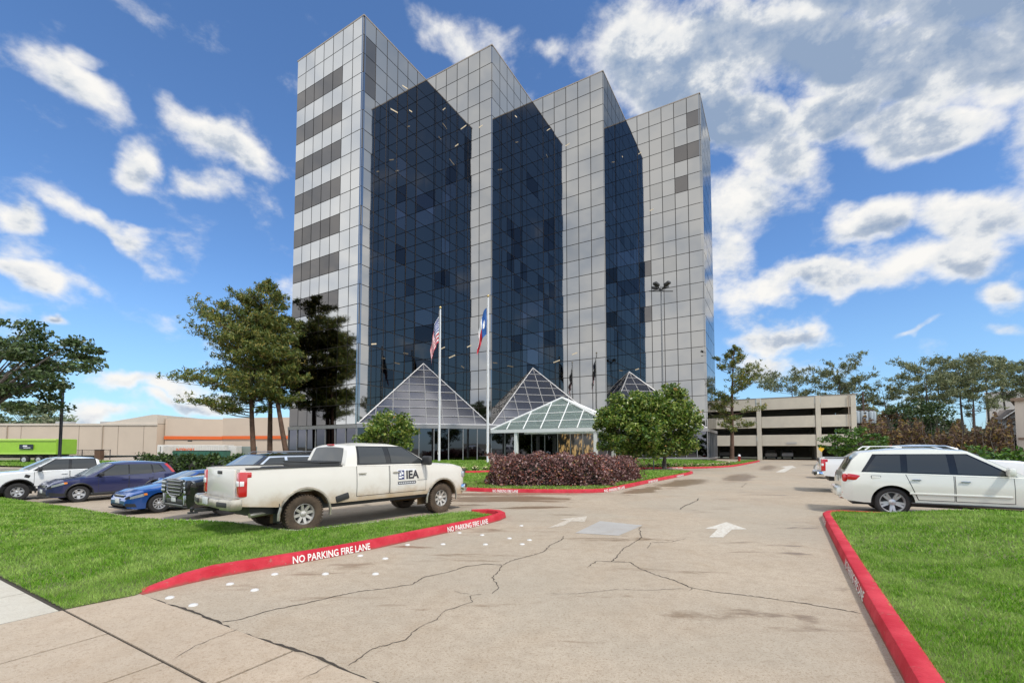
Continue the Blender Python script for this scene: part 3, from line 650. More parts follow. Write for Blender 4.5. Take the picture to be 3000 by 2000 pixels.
for k, (a, c, apex, pk) in enumerate(notch):
    storefront(a, c, 9, .25+.12*k, Z0, lit=((5, 6, 7) if k == 1 else ()))
    zt = aty(pk[0], pk[1], apex.y).z
    S, T_, U = Vector((a.x, a.y, Z0+.02)), Vector((c.x, c.y, Z0+.02)), Vector((apex.x, apex.y, zt))
    e1 = (T_-S); mid = (S+T_)/2; up = U-mid; nn = e1.cross(up).normalized(); nn = nn if nn.z > 0 else -nn
    def pl(s_, t_, o_=0.): return loc(S+e1*s_+up*t_+nn*o_)
    NC, NRW = 8, 8
    fr = MB()
    def bar(p0, p1, r_): fr.tube([pl(*p0, .03), pl(*p1, .03)], r_, 4)
    bar((0, 0), (.5, 1), .11); bar((1, 0), (.5, 1), .11); bar((0, 0), (1, 0), .12)
    for j in range(1, NRW): t_ = j/NRW; bar((t_*.5, t_), (1-t_*.5, t_), .055)
    for i in range(1, NC):
        s_ = i/NC; t_ = 1-abs(2*s_-1); bar((s_, 0), (s_, t_), .055)
    # the line s=const runs up-slope; ridge caps are the two thick edges
    sk = fr.build('skylight', MSKF, tower)
    for j in range(NRW):
        for i in range(NC):
            P = [(i/NC, j/NRW), ((i+1)/NC, j/NRW), ((i+1)/NC, (j+1)/NRW), (i/NC, (j+1)/NRW)]
            for fn in (lambda p: p[0]-p[1]*.5, lambda p: 1-p[1]*.5-p[0]):
                o_ = []
                for m_ in range(len(P)):
                    p, q_ = P[m_], P[(m_+1) % len(P)]; u, v = fn(p), fn(q_)
                    if u >= -1e-9: o_.append(p)
                    if (u > 1e-9 and v < -1e-9) or (u < -1e-9 and v > 1e-9): f = u/(u-v); o_.append((p[0]+(q_[0]-p[0])*f, p[1]+(q_[1]-p[1])*f))
                P = o_
                if len(P) < 3: break
            if len(P) < 3: continue
            cx_ = sum(p[0] for p in P)/len(P); cy_ = sum(p[1] for p in P)/len(P); tl = R.gauss(0, .004)
            pn = MB(); n_ = len(P); top = [pl(p[0], p[1], .01+tl*(p[1]-cy_)*20) for p in P]; pn.poly(top+[pl(p[0], p[1], -.03) for p in P], [tuple(range(n_))]+[(m_, n_+m_, n_+(m_+1) % n_, (m_+1) % n_) for m_ in range(n_)])
            pn.build('pane', MSMK, sk)

# ------------------------------------------------------------------ entrance canopy: hipped glass roof on white frame and posts
MWHT = M('white_frame_paint', (.70, .70, .66), .45)
mg = bpy.data.materials.new('green_canopy_glass'); mg.use_nodes = True; q = NB(mg.node_tree); p_ = q.n['Principled BSDF']
p_.inputs['Base Color'].default_value = (.27, .33, .30, 1); p_.inputs['Roughness'].default_value = .12
tp = q.add('ShaderNodeBsdfTransparent'); tp.inputs[0].default_value = (.76, .83, .79, 1); mx_ = q.add('ShaderNodeMixShader'); mx_.inputs[0].default_value = .45
q.l.new(tp.outputs[0], mx_.inputs[1]); q.l.new(p_.outputs[0], mx_.inputs[2]); q.l.new(mx_.outputs[0], q.n['Material Output'].inputs[0])
E1 = A1+UX*.3-VY*.5; canopy = thing('entrance_canopy', (E1.x, E1.y, 0), UVROT, 'white framed canopy with green glass hipped roof at the entrance', 'canopy')
CL_, CW_, ZE, ZA = 13.6, 6.4, 3.72, 7.05
cor = [Vector((0, 0, ZE)), Vector((CL_, 0, ZE)), Vector((CL_, CW_, ZE)), Vector((0, CW_, ZE))]; ap = Vector((CL_*.5, CW_*.5, ZA))
f_ = MB()
for i in range(4):
    f_.tube([cor[i], ap], .14, 6); p, q_ = cor[i], cor[(i+1) % 4]; c = (p+q_)/2; d = q_-p
    f_.box((c.x, c.y, ZE-.16), (d.length+.2, .2, .34), math.atan2(d.y, d.x))
f_.box((CL_/2, CW_/2, ZE-.30), (CL_-.4, .25, .18)); f_.box((CL_*.3, CW_/2, ZE-.30), (.2, CW_-.3, .16)); f_.box((CL_*.7, CW_/2, ZE-.30), (.2, CW_-.3, .16))
f_.build('frame', MWHT, canopy, 30)
for i in range(4):
    p, q_ = cor[i], cor[(i+1) % 4]; NB_ = 7 if i % 2 == 0 else 4
    def hp(s_, t_, o_=0.):
        e = p.lerp(q_, s_); m_ = (p+q_)/2; return e+(ap-m_)*t_+Vector((0, 0, o_))
    for j in range(1, NB_):
        s_ = j/NB_; t_ = 1-abs(2*s_-1)
        r_ = MB(); r_.tube([hp(s_, 0, .05), hp(s_, t_, .05)], .07, 4); r_.build('rafter', MWHT, canopy)
    for j in range(NB_):
        for k in range(4):
            t0, t1 = k/4, (k+1)/4
            def cl(s_, t_): return min(max(s_, t_/2), 1-t_/2)
            P = [(cl(j/NB_, t0), t0), (cl((j+1)/NB_, t0), t0), (cl((j+1)/NB_, t1), t1), (cl(j/NB_, t1), t1)]
            if abs(P[0][0]-P[1][0]) < 1e-4 and abs(P[2][0]-P[3][0]) < 1e-4: continue
            U_ = []
            for x in P:
                if not U_ or abs(x[0]-U_[-1][0])+abs(x[1]-U_[-1][1]) > 1e-5: U_.append(x)
            if len(U_) < 3: continue
            g_ = MB(); g_.poly([hp(s_, t_, -.02) for s_, t_ in U_], [tuple(range(len(U_)))]); g_.build('roof_pane', mg, canopy)
    pu = MB()
    for k in range(1, 4): t_ = k/4; pu.tube([hp(t_/2, t_, 0), hp(1-t_/2, t_, 0)], .045, 4)
    pu.build('purlin', MWHT, canopy)
for (x, y) in ((3.0, .15), (11.5, .15), (11.9, 4.2), (3.0, 4.2), (12.6, 2.0)):
    c = MB(); c.rbox((x, y, (ZE-.3)/2+.06), (.34, .34, ZE-.4), .03); c.box((x, y, .12), (.5, .5, .2)); c.build('post', MWHT, canopy)

# ------------------------------------------------------------------ flagpoles and flags
MPOLE = M('pole_aluminium', (.66, .65, .62), .38, metal=.35)
def flagpole(px, pyb, pyt, Y, label):
    pb = aty(px, pyb, Y); zt = aty(px, pyt, Y).z; t = thing('flagpole', (pb.x, pb.y, pb.z-.05), 0, label, 'flagpole', 'flagpoles before the tower'); h = zt-pb.z
    m = MB(); m.lathe([(.22, 0), (.22, .05), (.15, .12), (.115, .2), (.11, h*.4), (.07, h-.3), (.06, h-.12), (0, h-.12)], 14, 'Z'); m.build('pole', MPOLE, t, 40)
    m = MB(); m.lathe([(0, h-.12), (.06, h-.1), (.12, h-.02), (.12, h+.06), (.06, h+.13), (0, h+.15)], 12, 'Z'); m.build('finial', M('gold_ball', (.6, .45, .2), .3, metal=.8), t, 40)
    m = MB(); m.tube([(-.13, -.02, 1.2), (-.12, -.02, h-.3)], .012, 4); m.box((-.13, -.02, 1.3), (.05, .04, .2)); m.build('halyard', M('rope', (.55, .52, .46), .9), t)
    return pb, zt
MF = {k: M('flag_'+k, c, .8) for k, c in dict(red=(.55, .03, .05), white=(.78, .77, .75), navy=(.03, .06, .22), blue=(.02, .10, .32)).items()}
def flag(name, x0, Y, ztop, Hh, drop, wd, colour, label, mats, seed):
    rr = random.Random(seed); NU, NV = 40, 40; mb = MB(); P = []
    for j in range(NV+1):
        v = j/NV                                          # 0 top of the hoist, 1 bottom
        for i in range(NU+1):
            u = i/NU                                      # 0 at the hoist, 1 at the fly, hanging down in folds
            sag = drop*(u**1.15); x = -wd*u**.65*(1-.22*u)*(1-.30*v*(1-u))
            x += .06*math.sin(u*11+v*3+seed)*u**.5; y = .15*math.sin(u*16+v*3+seed)*min(1, u*3)+.05*math.sin(v*9)
            z = -v*Hh*(1-.50*u)-sag; P.append((x, y, z))
    for j in range(NV):
        for i in range(NU):
            mb.cur = colour((i+.5)/NU, (j+.5)/NV); a = j*(NU+1)+i
            if not mb.v: mb.v = P
            mb.f.append((a, a+1, a+NU+2, a+NU+1)); mb.mi.append(mb.cur)
    o = mb.build(name, mats, None, 60); o.location = (x0, Y-.02, ztop); tag(o, label, 'flag')
    return o
def us(u, v):
    if u < .42 and v < 7/13: return 1 if (int(u*26) % 2 == 0 and int(v*22) % 2 == 0) else 2
    return 0 if int(v*13) % 2 == 0 else 1
def tx(u, v):
    if u < .36: return 1 if ((u-.18)/.10)**2+((v-.5)/.16)**2 < 1 else 2
    return 1 if v < .5 else 0
pb, zt = flagpole(1286.5, 1366, 900, 42.6, 'left white flagpole, with the striped American flag')
flag('flag', pb.x-.12, pb.y, aty(1286, 928, 42.6).z, 2.5, 3.4, .98, us, 'American flag hanging limp on the left pole', [MF['red'], MF['white'], MF['navy']], 1)
pb, zt = flagpole(1429, 1358, 866, 41.6, 'right white flagpole, taller, behind the purple hedge')
flag('flag', pb.x-.12, pb.y, aty(1429, 902, 41.6).z, 2.5, 3.3, 1.10, tx, 'Texas flag hanging limp on the right pole', [MF['red'], MF['white'], MF['blue']], 4)
# ------------------------------------------------------------------ trees and planting
MBARK = M('pine_bark', (.11, .062, .040), .95, var=.45, scale=2.5, bump=.9, bscale=9)
MBARK2 = M('grey_bark', (.10, .085, .07), .95, var=.4, scale=3, bump=.8, bscale=12)
LPINE = leafmat('pine_needles', [(0, (.05, .085, .022)), (.45, (.12, .165, .034)), (.8, (.24, .24, .05)), (1, (.34, .25, .06))], .5)
LPINED = leafmat('dark_pine_needles', [(0, (.075, .10, .05)), (.5, (.16, .19, .08)), (1, (.30, .29, .14))], .55)
LOAK = leafmat('oak_leaves', [(0, (.022, .042, .014)), (.5, (.055, .095, .024)), (.85, (.11, .16, .05)), (1, (.24, .27, .14))], .38)
LMAG = leafmat('magnolia_leaves', [(0, (.028, .065, .010)), (.45, (.095, .17, .022)), (.8, (.24, .31, .045)), (.97, (.40, .42, .12)), (1, (.40, .22, .07))], .33)
LHAZE = leafmat('haze_tinted_leaves', [(0, (.10, .15, .08)), (.5, (.20, .26, .14)), (1, (.34, .36, .24))], .6)  # haze put into the leaf colour
LHED = leafmat('hedge_leaves', [(0, (.012, .025, .007)), (.5, (.035, .065, .012)), (1, (.10, .15, .035))], .4)
LBRT = leafmat('bright_hedge_leaves', [(0, (.02, .06, .008)), (.5, (.06, .14, .016)), (1, (.16, .27, .035))], .4)
LPUR = leafmat('purple_leaves', [(0, (.055, .024, .02)), (.4, (.15, .065, .055)), (.72, (.28, .145, .125)), (.86, (.42, .29, .25)), (.92, (.45, .10, .05)), (1, (.20, .19, .05))], .42, .2)
LBRN = leafmat('dry_brush_leaves', [(0, (.045, .028, .020)), (.45, (.11, .066, .045)), (.7, (.17, .105, .05)), (.85, (.26, .16, .03)), (1, (.10, .12, .035))], .7, .2)

def nv(*a): return Vector(a)
def pine(name, x, y, h, label, cat='tree', group=None, base=.25, rad_=3., seed=1, lean=(0, 0), n=46, dens=1., mat=None, z0=0., flat=1., tuft=.34, side=0., bark=None, prof=None, r0=.24):
    rr = random.Random(seed); t = thing(name, (x, y, z0), 0, label, cat, group); tr = MB()
    def tp(f): return nv(lean[0]*f+.10*math.sin(f*5+seed)*h/15, lean[1]*f+.10*math.cos(f*4+seed)*h/15, h*f)
    fs = [0, .03, .12, .25, .4, .55, .7, .82, .92, .99]
    tr.tube([tp(f) for f in fs], [r0*(1.25 if f == 0 else (1-f)**.75+.03) for f in fs], 9); C = []
    prof = prof or (lambda q: (.62+.55*math.sin(min(1, q*1.25)*math.pi*.72))*(1-q**2.2)**.75)
    for k in range(n):
        q = (k+rr.random())/n; f = base+(1-base)*q*.97; az = rr.uniform(0, 6.283)
        Lb = rad_*prof(q)*rr.uniform(.55, 1.12)*(1+side*math.cos(az)); p0 = tp(f); el = rr.uniform(.02, .30)+.25*q-.10*(1-q)
        d = nv(math.cos(az), math.sin(az), 0); pts = [p0]
        for s in (.35, .7, 1.): pts.append(p0+d*Lb*s+nv(rr.gauss(0, .06)*Lb, rr.gauss(0, .06)*Lb, Lb*(math.tan(el)*s+.05*s*s)))
        tr.tube(pts, [r0*.30*(1-f*.6), r0*.2*(1-f*.5), r0*.11, .012], 5, False)
        m = int(dens*(9+Lb*9)); sd = nv(-d.y, d.x, 0)
        for j in range(m):
            s = .25+.75*rr.random()**.75; i = min(2, int(s*3)); b_ = pts[i].lerp(pts[i+1], s*3-i) if i < 3 else pts[3]
            C.append(b_+sd*rr.gauss(0, .19)*Lb*(1.15-.55*s)+d*rr.gauss(0, .08)*Lb+nv(0, 0, (.10+abs(rr.gauss(0, .16)))*Lb**.35*flat))
    tr.build('trunk', bark or MBARK, t, 50)
    C = np.array([tuple(c) for c in C]); K_ = 10
    Cs = np.repeat(C, K_, 0)+rng.normal(0, tuft*.34, (len(C)*K_, 3))
    npmesh('crown', leafsoup(Cs, tuft, -.1, .24), 4, mat or LPINE, t); return t
def broadleaf(name, x, y, h, label, cat='tree', group=None, z0=0., base=.2, rx=2., ry=2., n=14000, leaf=.2, seed=1, mat=None, clumps=60, trunk=True, lump=.32, r0=.16, bark=None, sq=1., low=.75, hollow=.5):
    rr = random.Random(seed); t = thing(name, (x, y, z0), 0, label, cat, group); cz = h*(base+1)/2; rz = h*(1-base)/2
    cl = []
    for k in range(clumps):
        while True:
            v = nv(rr.uniform(-1, 1), rr.uniform(-1, 1), rr.uniform(-1, 1))
            if hollow < v.length < 1: break
        if v.z < 0: v = nv(v.x*low**.3, v.y*low**.3, v.z)
        cl.append(nv(v.x*rx, v.y*ry, cz+v.z*rz))
    if trunk:
        tr = MB(); fk = nv(rr.gauss(0, .05)*rx, 0, h*max(base*.9, .12)); tr.tube([nv(0, 0, -.1), nv(.02, 0, h*base*.4), fk], [r0*1.25, r0, r0*.85], 9)
        for c in cl[:min(26, clumps)]:
            m = fk.lerp(c, .5)+nv(0, 0, .12*rz); tr.tube([fk, m, c], [r0*.5, r0*.28, .015], 5, False)
        tr.build('trunk', bark or MBARK2, t, 50)
    c = np.array([tuple(q) for q in cl]); idx = rng.integers(0, clumps, n); s = rng.uniform(.55, 1.25, clumps)
    off = rng.normal(0, 1, (n, 3)); off /= np.linalg.norm(off, axis=1)[:, None]; off *= (rng.uniform(0, 1, n)**.45)[:, None]*s[idx][:, None]
    P = c[idx]+off*np.array([rx, ry, rz*.8])*lump
    npmesh('crown', leafsoup(P, leaf, .2, .5), 4, mat or LMAG, t); return t
def hedge(name, x, y, rz, dims, label, group=None, z0=0., n=9000, leaf=.12, mat=None, seed=1, lump=.10, ex=3.2, endlow=0., cat='hedge'):
    rr = np.random.default_rng(seed); t = thing(name, (x, y, z0), rz, label, cat, group); a, b_, c = dims[0]/2, dims[1]/2, dims[2]
    v = rr.normal(size=(n, 3)); v[:, 2] = np.abs(v[:, 2])
    k = (np.abs(v[:, 0])**ex+np.abs(v[:, 1])**ex+np.abs(v[:, 2])**ex)**(1/ex); v /= k[:, None]
    # even out over a long body: stretch the sample before projecting
    u = rr.uniform(-1, 1, n); long_ = rr.random(n) < max(0, 1-dims[1]/dims[0]); v[long_, 0] = u[long_]
    g_ = 1-lump*.5+lump*(np.sin(v[:, 0]*a*2.3+seed)*np.cos(v[:, 1]*b_*2.9+1)+np.sin(v[:, 0]*a*5.1+v[:, 2]*4)*.5)*.5
    dep = 1-.16*rr.random(n)**2/min(1, min(b_, c))
    P = v*(g_*dep)[:, None]*np.array([a, b_, c])
    if endlow: P[:, 2] *= 1-endlow*sm((v[:, 0]-.45)/.5)
    P += rr.normal(0, leaf*.35, (n, 3)); P[:, 2] = np.maximum(P[:, 2], .02)
    npmesh('crown', leafsoup(P, leaf, .15, .6), 4, mat or LHED, t)
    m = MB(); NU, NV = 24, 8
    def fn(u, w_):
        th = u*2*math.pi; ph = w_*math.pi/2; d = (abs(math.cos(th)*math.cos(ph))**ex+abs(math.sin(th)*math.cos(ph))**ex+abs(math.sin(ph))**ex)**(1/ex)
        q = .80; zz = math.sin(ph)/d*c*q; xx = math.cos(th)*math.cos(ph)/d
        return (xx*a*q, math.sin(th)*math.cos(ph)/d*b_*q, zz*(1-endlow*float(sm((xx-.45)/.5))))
    m.grid(fn, NU, NV); m.build('light_block_core', M('hedge_core_shade', (.018, .015, .010), 1.), t); return t  # dark hull added inside the leaves to block light passing through

# three pines left of the tower
for i, (px, Y, h, ln, rd, bs, sd, lab) in enumerate([(748, 45.5, 17.4, (-1.4, .4), 5.9, .28, 3, 'leftmost pine of the three left of the tower, with long drooping limbs'),
        (795, 47.0, 19.9, (-1.2, .3), 5.6, .30, 11, 'tallest middle pine of the three beside the tower'), (842, 45.5, 15.6, (-2.6, .2), 3.9, .40, 8, 'leaning pine closest to the tower face')]):
    p = aty(px, 1350, Y); pine('pine_tree', p.x, Y, h, lab, group='pines left of the tower', base=bs, rad_=rd, seed=sd, lean=ln, n=64, dens=1.15, side=-.30 if i < 2 else -.1, r0=.27)
p = aty(2142, 1344, 55.5); pine('pine_tree', p.x, p.y, 14.3, 'lone slim pine between the tower and the parking garage', base=.22, rad_=3.9, seed=21, lean=(.7, 0), n=46, dens=.75, z0=.5, side=.15, r0=.24, tuft=.32)
# oak at the left edge, with a paler tree behind
broadleaf('oak_tree', -37.6, 30.5, 11.0, 'dark leafy oak reaching in at the left edge behind the lamp post', n=30000, rx=8.9, ry=5.5, base=.33, leaf=.25, seed=5, mat=LOAK, clumps=130, lump=.15, hollow=.2, r0=.35)
broadleaf('tree', -138, 128, 15.2, 'pale hazy tree above the store roof behind the oak', n=5000, rx=13, ry=6, base=.3, leaf=.8, seed=6, mat=LHAZE, clumps=40, r0=.3)
# magnolias
p = aty(1138, 1345, 36); broadleaf('magnolia_tree', p.x, 36, 4.75, 'small round magnolia behind the white work truck', group='magnolias before the tower', z0=.1, base=.22, rx=2.35, ry=2.2, n=7000, leaf=.24, seed=2, clumps=60, lump=.30)
p = aty(1852, 1347, 36.5); broadleaf('magnolia_tree', p.x, 36.5, 6.2, 'left of the two big magnolias by the canopy, lower and rounder', group='magnolias before the tower', z0=.1, base=.13, rx=3.0, ry=2.7, low=1., n=21000, leaf=.25, seed=9, clumps=100, lump=.30)
p = aty(1946, 1347, 37.5); broadleaf('magnolia_tree', p.x, 37.5, 6.7, 'right of the two big magnolias by the canopy, taller', group='magnolias before the tower', z0=.2, base=.13, rx=2.95, ry=2.7, low=1., n=22000, leaf=.25, seed=14, clumps=105, lump=.30)
# hedges
hedge('hedge', 1.80, 21.7, rad(0), (6.3, 3.3, 1.50), 'big rounded purple leaved hedge on the red kerbed median', z0=.14, n=26000, leaf=.10, mat=LPUR, seed=3, lump=.16)
hedge('hedge', 5.35, 24.3, rad(52), (4.6, 2.7, 1.30), 'smaller purple leaved hedge at the right end of the big one', z0=.14, n=13000, leaf=.10, mat=LPUR, seed=5, lump=.18)
hedge('hedge', -17.6, 25.2, UVROT, (15.5, 1.5, 1.9), 'long green hedge behind the row of parked cars', z0=-.35, n=18000, leaf=.17, seed=4, lump=.2)
hedge('hedge', -26.0, 27.6, UVROT, (2.2, 1.3, 1.15), 'short low hedge piece left of the long green hedge', n=2500, leaf=.15, seed=6, lump=.2)
hedge('hedge', 25.6, 17.6, UVROT, (12.5, 1.5, 1.95), 'bright green hedge at the right edge behind the white estate car', n=12000, leaf=.16, mat=LBRT, seed=8, lump=.18)
# small tree and dry thicket by the garage
p = aty(2500, 1335, 46); broadleaf('small_tree', p.x, 46, 3.75, 'low bushy green tree before the garage corner', n=6500, rx=3.1, ry=2.4, base=.18, leaf=.24, seed=7, mat=LBRT, clumps=60, lump=.24, r0=.12)
p = aty(2690, 1330, 84); broadleaf('evergreen_oak', p.x, 84, 10.3, 'dark round evergreen among the bare brush right of the garage', n=7000, rx=6.4, ry=4.5, base=.3, leaf=.42, seed=15, mat=LOAK, clumps=50, r0=.25)
N_ = 34000; f_ = rng.uniform(0, 1, N_); pxs = 2528+f_*440; Ys = rng.uniform(64, 82, N_)
hz_ = (4.7+.8*np.sin(f_*7.5+.4)+.7*np.sin(f_*23)+.8*np.sin(f_*51+1)+.5*np.sin(f_*130))*rng.uniform(.02, 1, N_)**.85*rng.uniform(.75, 1.12, N_)
tk = npmesh('thicket', leafsoup(np.column_stack([(pxs-1500)/FP*Ys, Ys, hz_]), .46, 0, .42), 4, LBRN); tk['kind'] = 'stuff'
N_ = 16000; pxs = rng.uniform(2490, 3060, N_); Ys = rng.uniform(112, 126, N_); hh_ = (7.5+1.2*np.sin(pxs*.05)+.9*np.sin(pxs*.13))*rng.uniform(.02, 1, N_)
fw_ = npmesh('far_wood', leafsoup(np.column_stack([(pxs-1500)/FP*Ys, Ys, hh_]), 1.0, 0, .6), 4, leafmat('far_wood_leaves', [(0, (.05, .05, .03)), (.5, (.13, .12, .06)), (1, (.24, .18, .10))], .7)); fw_['kind'] = 'stuff'
tw = MB()
for k in range(260):
    px = R.uniform(2528, 2965); Y = R.uniform(64, 80); h = R.uniform(2.5, 7); x = (px-1500)/FP*Y; tw.tube([(x, Y, 0), (x+R.gauss(0, .5), Y, h*.5), (x+R.gauss(0, 1.1), Y, h)], [.07, .04, .01], 3, False)
o = tw.build('thicket_stems', MBARK2); o['kind'] = 'stuff'
# far pines behind the garage and right of it
um = lambda q: (.55+.6*math.sin(q*math.pi))*(1 if q < .8 else .8)
fp = [(2322, 1108, 96, 7.2, .72, 'flat crowned pine showing over the garage roof, left'), (2478, 1072, 92, 6.0, .60, 'tall spreading pine over the right end of the garage'), (2518, 1118, 94, 4.5, .58, 'lower pine just past the garage corner, beside the taller one'),
      (2612, 1138, 98, 4.2, .62, 'thin pale pine alone right of the garage'), (2700, 1072, 90, 7.4, .58, 'broad pine on the left of the big far group'), (2757, 1068, 93, 5.2, .60, 'slim pine in the middle of the far group'),
      (2812, 1070, 88, 6.2, .55, 'leaning far pine with pale trunk above the dry brush'), (2893, 1064, 90, 6.2, .62, 'dark tall pine left of the house roof'), (2950, 1060, 92, 6.0, .60, 'dark tall pine behind the house roof'), (3035, 1075, 90, 6, .55, 'far pine cut by the right edge of the view'), (2745, 1118, 84, 4.6, .55, 'short bushy pine low in the far group'), (2843, 1110, 86, 4.5, .5, 'low dense pine between the leaning one and the dark ones')]
for i, (px, py, Y, rd, bs, lab) in enumerate(fp):
    p = aty(px, py, Y); pine('pine_tree', p.x, Y, p.z, lab, group='far pines beyond the garage', base=bs, rad_=rd, seed=40+i, n=15, dens=.55, mat=LPINED, tuft=.55, flat=1.5, prof=um, lean=(R.uniform(-2.5, 1), 0), bark=MBARK2, r0=.26)
for i, (px, Y, h) in enumerate([(2560, 104, 13), (2585, 110, 11), (2640, 112, 12), (2530, 108, 12.5)]):
    broadleaf('tree', (px-1500)/FP*Y, Y, h, ['brownish far tree left in the gap beside the garage', 'second far tree in the gap beside the garage, brown topped', 'far tree right of the gap, before the dark evergreen', 'far tree touching the garage corner'][i], n=2200, rx=4.5, ry=4, base=.15, leaf=.6, seed=60+i, mat=LBRN if i % 2 == 0 else LPINED, clumps=26, r0=.2)
# trees along the street behind the camera, which the glass reflects
for i, (x, y, s) in enumerate([(-30, -34, 1.0), (-17, -40, .8), (-48, -20, 1.1), (6, -42, .9), (24, -36, 1.05), (-64, -6, 1.2), (42, -30, 1.0)]):
    broadleaf('street_tree', x, y, 9*s, 'green street tree across the road behind the viewpoint', group='street trees reflected in the tower glass', n=3500, rx=4.2*s, ry=4*s, base=.25, leaf=.5, seed=80+i, mat=LOAK, clumps=40, r0=.25)
# flowers along the tower kerb
fl = MB(); rr = random.Random(5)
def mkflower():
    v = []; t = thing('flower_plant', (0, 0, 0), 0, None, 'flower plant', 'yellow and white bedding plants along the tower kerb')
    npmesh('leaves', leafsoup(np.column_stack([rng.normal(0, .13, 60), rng.normal(0, .11, 60), rng.uniform(0, .22, 60)]), .11, 0, .5), 4, LHED, t)
    npmesh('blossom', leafsoup(np.column_stack([rng.normal(0, .11, 34), rng.normal(0, .10, 34), rng.uniform(.14, .28, 34)]), .09, 0, .9), 4, M('pale_petals', (.72, .64, .34), .6, island=.3), t)
    return t
f0 = mkflower(); first = True; fls = []
for q_ in np.linspace(gk.near((11.6, 39.2)), gk.near((22.5, 45)), 16): fls.append(gk.pt(q_))
for q_ in np.linspace(gk.near((-4.2, 32.8)), gk.near((-.5, 34.2)), 6): fls.append(gk.pt(q_))
for i, (p, n_) in enumerate(fls):
    o = f0 if i == 0 else copy_tree(f0); c = p+n_*R.uniform(.55, .75); o.location = (c.x, c.y, .15); o.rotation_euler = (0, 0, R.uniform(0, 6)); o.scale = (R.uniform(.9, 1.3),)*3
    o['label'] = 'low yellow and white flowering plant in the bed before the big magnolias' if i < 16 else 'low flowering plant in the bed left of the purple hedge'
    o['group'] = 'bedding plants right of the purple hedge' if i < 16 else 'bedding plants left of the purple hedge'
# ------------------------------------------------------------------ vehicles
def carpaint(name, c, metal=0., rough=.28, dirt=0.):
    m = bpy.data.materials.new(name); m.use_nodes = True; q = NB(m.node_tree); p = q.n['Principled BSDF']
    g = q.add('ShaderNodeTexCoord').outputs['Object']; sz = q.add('ShaderNodeSeparateXYZ'); q.put(sz.inputs[0], g)
    n = q.noise(g, 2.2, 5, .65)
    cc = q.mix(q.m('MULTIPLY', q.rng(n, .45, .8), .12), (*c, 1), tuple(x*.8 for x in c)); ro = rough
    if dirt:
        lo = q.rng(q.m('ADD', sz.outputs[2], q.m('MULTIPLY', q.m('SUBTRACT', n, .5), .55)), .98, .58)
        lo = q.m('ADD', q.m('MULTIPLY', lo, .80), q.m('MULTIPLY', q.rng(q.noise(g, 1.3, 4, .6), .5, .8), .16))
        f = q.m('MULTIPLY', lo, dirt, clamp=True); cc = q.mix(f, cc, (.36, .245, .12)); ro = q.rng(f, 0, .6, rough, .8)
    q.put(p.inputs['Base Color'], cc); q.put(p.inputs['Roughness'], ro); p.inputs['Metallic'].default_value = metal
    p.inputs['Coat Weight'].default_value = 1. if not dirt else .3; p.inputs['Coat Roughness'].default_value = .05
    return m
PWHITE = carpaint('white_paint_dusty', (.68, .645, .57), dirt=1.0); PWHITE2 = carpaint('white_paint', (.78, .775, .75)); PIVORY = carpaint('pearl_white_paint', (.70, .69, .61))
PNAVY = carpaint('violet_blue_paint', (.026, .032, .105), metal=.35); PBLUE = carpaint('bright_blue_paint', (.010, .075, .30), metal=.4); PBLACK = carpaint('black_paint', (.010, .010, .011), rough=.15)
PGREY = carpaint('grey_paint', (.20, .20, .21), metal=.4)
MGLASS = M('car_glass', (.045, .048, .048), .04, spec=.45)
MGLASS2 = M('car_glass_sky_sheen', (.22, .25, .26), .03, spec=1.)  # sky reflection put into the pale base colour of the windscreens
MTYRE = M('tyre_rubber', (.022, .020, .019), .85, var=.3, scale=12); MTYRED = M('muddy_tyre', (.075, .052, .033), .95, var=.5, scale=5, bump=.6, bscale=25)
MRIM = M('alloy', (.50, .50, .50), .38, metal=.5); MRIMD = M('dark_alloy', (.05, .05, .05), .5, metal=.5)
MBLK = M('black_plastic', (.022, .022, .022), .5); MTRIM = M('gloss_black_trim', (.012, .012, .012), .15); MSEAM = M('door_gap', (.03, .03, .03), .9)
MCHR = M('chrome', (.75, .75, .75), .12, metal=1.); MCHRD = M('dusty_chrome', (.50, .46, .38), .35, metal=.75, var=.25, scale=4)
MREDL = M('red_lamp', (.50, .012, .015), .15, coat=.8); MAMB = M('amber_lamp', (.8, .25, .03), .2, coat=.6); MLENS = M('clear_lens', (.42, .44, .45), .08, metal=.4, coat=.6)
MLENSW = M('white_lens', (.75, .74, .72), .2, coat=.5)
MMUD = M('wheel_well', (.05, .040, .028), .95); MMUD2 = M('muddy_wheel_well', (.20, .125, .055), .95, var=.4, scale=3); MPLATE = M('number_plate', (.62, .62, .58), .5)

def itp(tab):
    xs, ys = [t[0] for t in tab], [t[1] for t in tab]; return lambda x: float(np.interp(x, xs, ys))

